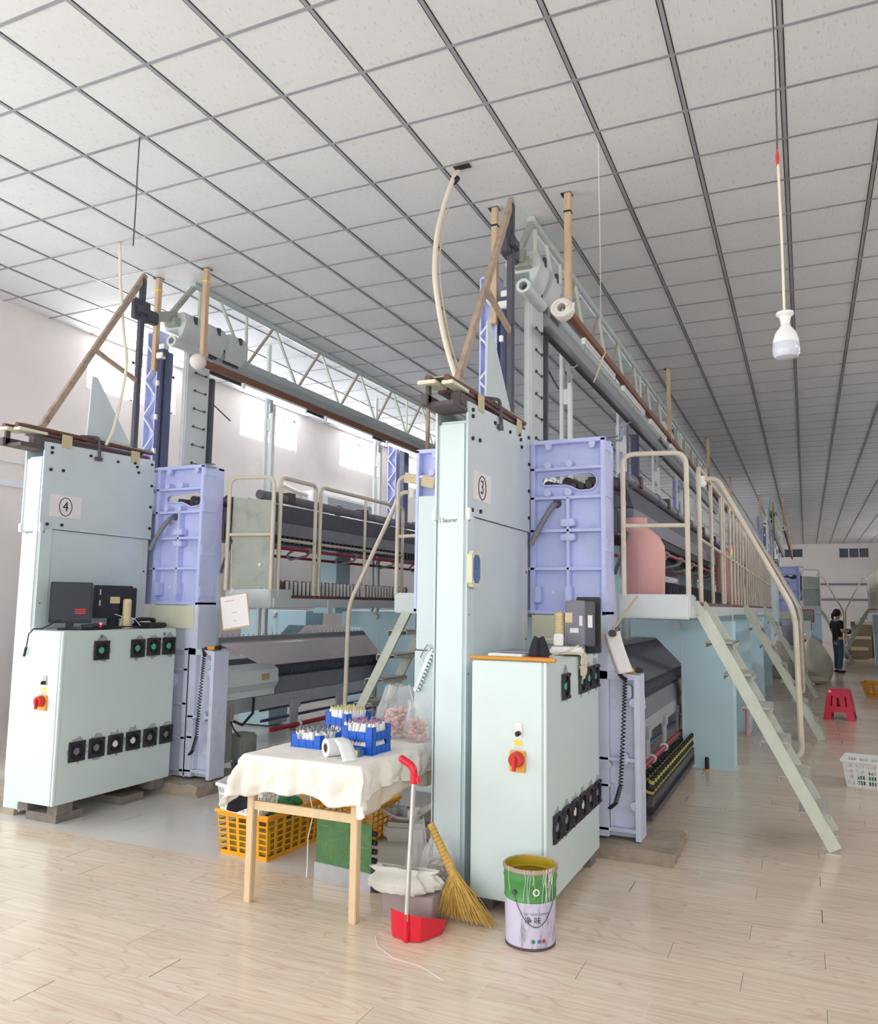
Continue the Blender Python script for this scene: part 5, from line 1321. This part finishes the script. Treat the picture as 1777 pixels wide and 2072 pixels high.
# pink drums
def drum(label, x, y, z, s, rz=0):
    prof = [(0,.275),(.02,.30),(.35,.31),(.42,.305),(.49,.27),(.55,.20),(.575,.175),(.58,.18),(.63,.18)]
    mb = MB(); n = 36; vs = []; fs = []
    for h, w in prof:
        for k in range(n):
            a = 2*PI*k/n; vs.append((w/2+w/2*math.cos(a)-.155, .13*math.sin(a)*(w/.31)**.6, h))
    for i in range(len(prof)-1):
        for k in range(n): fs.append((i*n+k,i*n+(k+1)%n,(i+1)*n+(k+1)%n,(i+1)*n+k))
    fs.append(tuple(range(n-1,-1,-1))); fs.append(tuple((len(prof)-1)*n+k for k in range(n))); mb.add(vs,fs)
    R = thing('pink_drum', label, 'drum', (x,y,z), rz); R.scale = (s,s,s)
    build('drum_body', mb, 'pinkplastic', R, local=True, smooth=40)
    mb = MB(); mb.lathe([(.078,.605),(.085,.61),(.085,.632),(.076,.632)],(-.065,0,0),30); build('drum_lid', mb, 'pinkplastic', R, local=True)
drum('pale pink plastic drum behind the front guard rail of the right platform', 2.43,3.82,1.702,1.08,.2)
drum('second pink drum further along the right platform, behind the rail posts', 2.62,9.6,1.702,1.25,.4)
# tri-colour stack light
R = thing('stack_light', 'lit red amber green stack light seen between the rail posts', 'signal lamp', (2.62,10.2,2.36))
mb = MB(); mb.cyl((2.62,10.2,1.70),(2.62,10.2,2.42),.012); build('pole', mb, 'steel_light', R)
for k, mm in enumerate(('ledgreen','ledamber','ledred')):
    mb = MB(); mb.cyl((2.62,10.2,2.42+.068*k),(2.62,10.2,2.485+.068*k),.032); build('lens', mb, mm, R)
mb = MB(); mb.cyl((2.62,10.2,2.625),(2.62,10.2,2.67),.032); build('cap', mb, 'black', R)

# ------------------------------------------------------------------ wall unit, bulb, wires, hose
R = thing('air_conditioner', 'white slotted air conditioner on the left wall below the windows', 'air conditioner', (XL+.12,10.05,3.32))
mb = MB(); mb.box((XL+.01,8.95,3.30),(XL+.24,11.2,3.62),.015); build('unit_body', mb, 'whiteplastic', R)
mb = MB()
for k in range(7): mb.box((XL+.235,9.45,3.36+.03*k),(XL+.246,11.05,3.375+.03*k))
build('vent_slat', mb, 'darkgrey', R)
mb = MB(); mb.box((XL+.24,9.15,3.40),(XL+.248,9.25,3.52)); build('display', mb, 'darkgrey', R)
mb = MB(); mb.tube([(XL+.1,8.95,3.55),(XL+.12,8.6,3.56),(XL+.12,8.2,3.62)],.04,8); build('pipe', mb, 'foam', R)
R = thing('hanging_bulb', 'white bulb hanging on a pale cord over the aisle', 'lamp', (3.575,1.495,2.93))
mb = MB(); mb.tube([(3.566,1.495,HC-.003),(3.571,1.495,4.6),(3.566,1.495,4.06)],.004,6); build('dark_wire', mb, 'rust', R)
mb = MB(); mb.tube([(3.566,1.495,4.07),(3.566,1.495,4.02),(3.567,1.495,3.96)],[.003,.010,.005],8); build('red_tape', mb, 'inkred', R)
mb = MB(); mb.tube([(3.567,1.495,3.98),(3.572,1.495,3.6),(3.572,1.495,3.158)],.0065,8); build('cord', mb, 'pvcpipe', R)
mb = MB(); mb.lathe([(0,.245),(.042,.243),(.044,.232),(.028,.218),(.022,.19),(.022,.178)],(3.574,1.495,2.93),24); build('socket', mb, 'whiteplastic', R)
mb = MB(); mb.lathe([(.020,.182),(.024,.17),(.05,.135),(.060,.105),(.063,.08)],(3.574,1.495,2.93),28); build('bulb_collar', mb, 'whiteplastic', R)
mb = MB(); mb.lathe([(.063,.08),(.066,.05),(.064,.022),(.054,.006),(.03,.0),(0,-.001)],(3.574,1.495,2.93),28); build('bulb_glass', mb, 'bulbglass', R)
R = thing('white_hose', 'pale bowed hose running from the ceiling to the machine numbered 3', 'hose', (1.64,1.7,3.08))
P_ = [(1.31,2.49,HC-.004),(1.285,2.44,4.88),(1.262,2.32,4.60),(1.275,2.18,4.30),(1.33,2.04,3.95),(1.43,1.92,3.60),(1.54,1.80,3.32),(1.66,1.70,3.06)]
def smooth_path(P, n=6):
    P = [Vector(p) for p in P]; out = []
    for i in range(len(P)-1):
        a = P[max(0,i-1)]; b = P[i]; c = P[i+1]; d = P[min(len(P)-1,i+2)]
        for k in range(n):
            t = k/n; out.append(.5*((2*b)+(c-a)*t+(2*a-5*b+4*c-d)*t*t+(3*b-a-3*c+d)*t**3))
    out.append(P[-1]); return out
mb = MB(); mb.tube(smooth_path(P_), .018, 10); build('hose_pipe', mb, 'pvcpipe', R)
mb = MB(); mb.tube(smooth_path([Vector(p)+Vector((.03,.02,0)) for p in P_[2:]]), .006, 6); build('thin_wire', mb, 'tan', R)
mb = MB(); mb.cyl((1.302,2.475,4.90),(1.288,2.445,4.86),.026); build('clamp', mb, 'black', R)
mb = MB(); mb.box((1.29,2.42,HC-.009),(1.42,2.48,HC-.006)); build('ceiling_hole', mb, 'gap', R)
mb = MB(); mb.tube(smooth_path([(-2.106,2.42,HC-.003),(-2.07,2.42,4.6),(-1.99,2.42,4.1),(-1.93,2.42,3.75),(-1.90,2.30,3.2),(-1.88,2.2,3.0)]), .014, 8); single('white_conduit', mb, 'pvcpipe', 'pale conduit dropping from the ceiling behind the diagonal strut of the machine numbered 4', 'conduit')
mb = MB(); mb.tube(smooth_path([(-.63,1.18,HC-.003),(-.70,1.22,4.8),(-.95,1.45,4.55),(-1.30,1.8,4.25),(-1.52,2.1,4.05),(-1.9,2.4,3.98),(-2.05,2.75,4.33)],4), .005, 6); single('black_wire', mb, 'dark', 'thin dark twisted wire sagging from the ceiling to the machine numbered 4', 'wire') if False else None
mb = MB(); mb.tube(smooth_path([(-.63,1.18,HC-.003),(-.655,1.2,4.70),(-.70,1.20,4.62),(-1.36,1.85,4.22),(-1.41,1.92,4.05)],4), .004, 6)
mb = MB(); mb.tube([(-.63,1.18,HC-.003),(-.632,1.18,4.7),(-.628,1.18,4.5),(-.63,1.18,4.15)],.005,6)
single('black_wire', mb, 'dark', 'thin dark twisted wire hanging from the ceiling above the left cabinet', 'wire')
R = thing('hanging_string', 'thin white string from the ceiling tied around the wooden beam with a loose tail', 'string', (1.985,4.0,3.93))
mb = MB(); mb.tube([(2.379,2.53,HC-.003),(2.19,3.38,4.50),(2.0,4.20,4.04)],.0045,6); build('string_line', mb, 'foam', R)
mb = MB(); mb.tube([(1.985+.05*math.cos(a),4.22,3.965+.055*math.sin(a)) for a in [k*PI/6 for k in range(12)]],.006,6,closed=True); mb.tube([(2.02,4.22,3.93),(2.0,4.2,3.85),(1.95,4.12,3.66)],.006,6); build('loose_tail', mb, 'beige', R)

# ------------------------------------------------------------------ aisle: stool, bollard, sacks, far boxes
R = thing('plastic_stool', 'red plastic stool standing in the aisle', 'stool', (4.04,11.15,0), -.12)
def frustum_wall(sx, sy):
    hb, ht, H = .215, .15, .44
    def fn(u, z, d):
        k = hb+(ht-hb)*z/H; uu = u*k
        return (uu, sy*(k-d), z) if sy else (sx*(k-d), uu, z)
    mb = MB(); holes = [[(-.58,0.001),(-.58,.17),(-.47,.21),(-.47,.0011)]]
    outer = [(-1,0),(-.52,0),(-.5,.10),(-.40,.12),(.40,.12),(.5,.10),(.52,0),(1,0),(1,H),(-1,H)]
    hs = [[(-.62,.20),(-.50,.20),(-.50,.36),(-.62,.36)],[(.50,.20),(.62,.20),(.62,.36),(.50,.36)],[(-.12,.2),(.12,.2),(.16,.33),(-.16,.33)]]
    mb.holes(outer, hs, fn, 0, .006); return mb
for sx, sy in ((0,-1),(0,1),(-1,0),(1,0)): build('leg_panel', frustum_wall(sx,sy), 'stoolred', R, local=True, smooth=None)
mb = MB(); mb.box((-.155,-.155,.435),(.155,.155,.455),.012); build('seat', mb, 'stoolred', R, local=True)
mb = MB(); mb.box((-.14,-.160,.405),(-.10,-.1585,.44)); build('sticker', mb, 'paper', R, local=True)
R = thing('floor_bollard', 'short black rubber bollard on the floor before the blue bracket', 'bollard', (2.635,6.06,0))
mb = MB(); mb.lathe([(0,0),(.034,0),(.034,.012),(.02,.014)], n=16); build('base_ring', mb, 'switchyellow', R, local=True)
mb = MB(); mb.lathe([(.022,.012),(.022,.11),(.018,.125),(.008,.132),(0,.132)], n=16); build('rubber_body', mb, 'black', R, local=True)
def sack(label, x, y, w, d, h, seed, m='sack'):
    rn = random.Random(seed); ph = [rn.uniform(0,6.28) for _ in range(5)]
    def fn(u, v):
        t = 2*PI*u; a = math.sin(PI*min(1,.12+v*.80))**.4*(1-.38*v); a = max(a,.05)
        c = 1+.08*math.sin(3*t+ph[0]+2*v)+.05*math.sin(7*t+ph[1]+5*v)
        return (w/2*a*c*math.cos(t)-.06*v*v*w, d/2*a*c*math.sin(t), h*v*(1+.05*math.sin(2*t+ph[2])*v))
    mb = MB(); mb.grid(fn, 36, 20, wrap=True); mb.add([fn(i/36,0) for i in range(36)], [tuple(range(36))]); mb.add([fn(i/36,1) for i in range(36)], [tuple(range(36))])
    o = build('bulging_sack', mb, m, None, smooth=60); o.location = (x,y,0); tag(o, label, 'sack', None); return o
sack('big bulging white sack standing in the aisle left of the standing person', 3.78,18.3,.80,.7,.95,1)
sack('second bulging sack half behind the ladder, beside the big white sack', 3.08,18.5,.75,.7,.88,2)
sack('third sack in the shade against the far machine bracket', 2.55,18.8,.6,.6,.95,3,'dirtygrey')
mb = MB(); mb.ball((3.72,17.3,.09),(.34,.16,.09),14,8); single('flat_bag', mb, 'sack', 'small flat white bag lying before the big sack', 'sack')
mb = MB(); mb.cyl((2.86,8.7,0),(2.87,8.72,.62),.025); single('pink_pole', mb, 'pinkplastic', 'pink pole leaning by the second blue bracket', 'pole')
for k, (x,y,z,w,d,h) in enumerate(((5.3,29.6,0,.75,.7,.75),(6.15,29.8,0,.8,.7,.95),(5.4,29.7,.75,.6,.5,.5),(5.15,28.5,0,.6,.5,.4))):
    R = thing('cardboard_box', ('lower dark brown box far down the aisle','tall brown box at the far end of the aisle beside the lower one','brown box stacked on the lower far box','small dark box in front of the far stack')[k], 'box', (x,y,z), .1*k)
    mb = MB(); mb.box((-w/2,-d/2,0),(w/2,d/2,h),.01); build('box_body', mb, 'brownbox', R, local=True)
    mb = MB(); mb.box((-w/2+.02,-.03,h),(w/2-.02,.03,h+.002)); mb.box((-w/2+.02,-d/2,h-.1),(w/2-.02,-d/2-.002,h)); build('packing_tape', mb, 'tan', R, local=True)
mb = MB(); mb.box((-.22,-.01,0),(.16,.01,.36),.004); mb.xf(Matrix.Translation((3.66,22.2,1.30)))
R = thing('notice_board', 'small red-edged notice board by the far cabinet', 'board', (3.63,22.2,1.3)); build('board_frame', mb, 'switchred', R)
mb = MB(); mb.box((3.47,22.186,1.33),(3.79,22.19,1.63)); build('board_sheet', mb, 'dirtygrey', R)
# blue crate at the far left edge beyond the pillar
R = thing('plastic_crate', 'stack of blue crate trays cut off at the left frame edge beyond the pillar', 'crate', (-4.05,3.55,0), 0)
mb = MB(); mb.box((-.15,-.15,0),(.15,.15,.95)); build('stand_box', mb, 'brownbox', R, local=True)
for k in range(4):
    m2 = crate_mesh(.3,.3,.1,1); m2.xf(Matrix.Translation((0,0,.96+.105*k))); build('tray', m2, 'blueplastic', R, local=True, smooth=30)

# ------------------------------------------------------------------ person
def skin(name, verts, edges, radii, m, parent, sub=2, label=None):
    me = bpy.data.meshes.new(name); me.from_pydata(verts, edges, []); o = bpy.data.objects.new(name, me); C.objects.link(o)
    md = o.modifiers.new('s','SKIN'); me.skin_vertices or None
    for i, r in enumerate(radii):
        sv = me.skin_vertices[0].data[i]; sv.radius = (r,r) if not isinstance(r,tuple) else r; sv.use_root = (i == 0)
    md.use_smooth_shade = True
    o.modifiers.new('u','SUBSURF').levels = sub; o.modifiers['u'].render_levels = sub
    bpy.context.view_layer.update()
    dg = bpy.context.evaluated_depsgraph_get(); m2 = bpy.data.meshes.new_from_object(o.evaluated_get(dg))
    bpy.data.objects.remove(o)
    for p in m2.polygons: p.use_smooth = True
    m2.materials.clear(); m2.materials.append(M[m]); b = bpy.data.objects.new(name, m2); C.objects.link(b)
    if parent: b.parent = parent
    return b
PR = thing('person', 'person in black t-shirt and jeans, hair tied back, holding a dark object', 'person', (4.36,21.2,0), math.radians(-52))
# local frame: figure faces +Y, x to its right
V = [(0,0,.90),(0,.0,1.02),(0,-.01,1.18),(0,-.015,1.32),(0,.0,1.41),(0,.02,1.47),(0,.045,1.53),(0,.035,1.60),
     (-.15,-.015,1.335),(.15,-.015,1.335),(-.20,-.03,1.10),(.20,-.03,1.10),(-.14,.17,1.06),(.14,.17,1.08),(-.07,.27,1.10),(.07,.27,1.12),
     (-.09,0,.85),(.09,0,.85),(-.10,.03,.47),(.10,-.02,.47),(-.10,.0,.09),(.11,-.06,.09),(-.10,.08,.03),(.12,.02,.03)]
E_ = [(0,1),(1,2),(2,3),(3,4),(4,5),(5,6),(6,7),(3,8),(3,9),(8,10),(9,11),(10,12),(11,13),(12,14),(13,15),(0,16),(0,17),(16,18),(17,19),(18,20),(19,21),(20,22),(21,23)]
Rd = [(.13,.10),(.12,.095),(.135,.10),(.12,.085),.05,.05,.08,.085,.055,.055,.042,.042,.032,.032,.022,.022,.085,.085,.055,.055,.038,.038,.035,.035]
skin('body', V, E_, Rd, 'skin', PR)
def sub(ix, grow, extra=None):
    mp = {a:i for i,a in enumerate(ix)}; vs = [V[i] for i in ix]; es = [(mp[a],mp[b]) for a,b in E_ if a in mp and b in mp]
    rs = [tuple(q+grow for q in Rd[i]) if isinstance(Rd[i],tuple) else Rd[i]+grow for i in ix]; return vs, es, rs
vs, es, rs = sub([1,2,3,8,9,10,11,0],.016); i0 = 5; 
for j in (5,6): vs[j] = tuple(Vector(V[8 if j == 5 else 9]).lerp(Vector(vs[j]),.85))
vs[7] = (0,0,.86); rs[7] = (.155,.125); rs[0] = (.15,.12); skin('shirt', vs, es, rs, 'shirt', PR)
vs, es, rs = sub([0,16,17,18,19,20,21],.014); rs[0] = (.105,.085); rs[1] = rs[2] = .088; skin('trousers', vs, es, rs, 'jeans', PR)
mb = MB(); mb.ball((0,.0,1.585),(.098,.108,.105),18,12); mb.ball((0,-.11,1.53),(.055,.06,.055),12,8); mb.tube([(0,-.10,1.55),(0,-.15,1.46),(.01,-.13,1.38)],[.04,.035,.012],8); hr = build('hair', mb, 'hair', PR, local=True)
for s in (-1,1):
    x, y = (-.10,.0) if s < 0 else (.115,-.06)
    mb = MB(); mb.ball((x,y+.045,.042),(.047,.125,.042),14,8); build('shoe', mb, 'shoe', PR, local=True)
    hx, hy, hz = (.07*s, .27, 1.11)
    for k in range(5):
        a = -.5+.28*k; mb = MB(); mb.tube([(hx,hy+.01,hz-.03+.016*k),(hx-s*.03,hy+.05,hz-.03+.016*k),(hx-s*.055,hy+.045,hz-.03+.015*k)],[.010,.009,.006],6); build('finger', mb, 'skin', PR, local=True)
    mb = MB(); mb.ball((.088*s,.04,1.545),(.012,.022,.03),8,6); build('ear', mb, 'skin', PR, local=True)
mb = MB(); mb.ball((0,.135,1.535),(.014,.02,.022),8,6); build('nose', mb, 'skin', PR, local=True)
mb = MB()
for s in (-1,1): mb.ball((.034*s,.118,1.56),(.014,.006,.007),8,6)
build('eyes', mb, 'hair', PR, local=True)
mb = MB(); mb.ball((0,.124,1.49),(.026,.006,.006),8,6); build('mouth', mb, 'inkred', PR, local=True)
mb = MB(); mb.box((-.05,.29,1.02),(.05,.40,1.16),.02); mb.xf(Matrix.Translation((4.36,21.2,0)) @ Matrix.Rotation(math.radians(-52),4,'Z'))
single('held_device', mb, 'black', 'dark object held in the hands of the standing person', 'device')

R = thing('wall_intercom', 'cream octagonal box with blue label on the corner of the central pillar', 'control box', (1.79,1.69,1.875))
mb = MB(); a0, a1, b0, b1, c = 1.600, 1.752, 1.765, 1.985, .028
oc = lambda g: [(a0+g+c,b0+g),(a1-g-c,b0+g),(a1-g,b0+g+c),(a1-g,b1-g-c),(a1-g-c,b1-g),(a0+g+c,b1-g),(a0+g,b1-g-c),(a0+g,b0+g+c)]
mb.prism([(1.7805,y,z) for y, z in oc(0)], (.030,0,0)); build('box_housing', mb, 'cream', R)
mb = MB(); mb.prism([(1.8105,y,z) for y, z in oc(.024)], (.003,0,0)); build('blue_label', mb, 'bluelabel', R)
mb = MB(); mb.tube([(1.8145,1.676+.025*math.cos(t*PI/10),1.905+.04*math.sin(t*PI/10)) for t in range(14)],.0015,5); mb.box((1.8135,1.655,1.82),(1.8145,1.66,1.85)); mb.box((1.8135,1.69,1.82),(1.8145,1.695,1.85)); build('label_marks', mb, 'inkgrey', R)
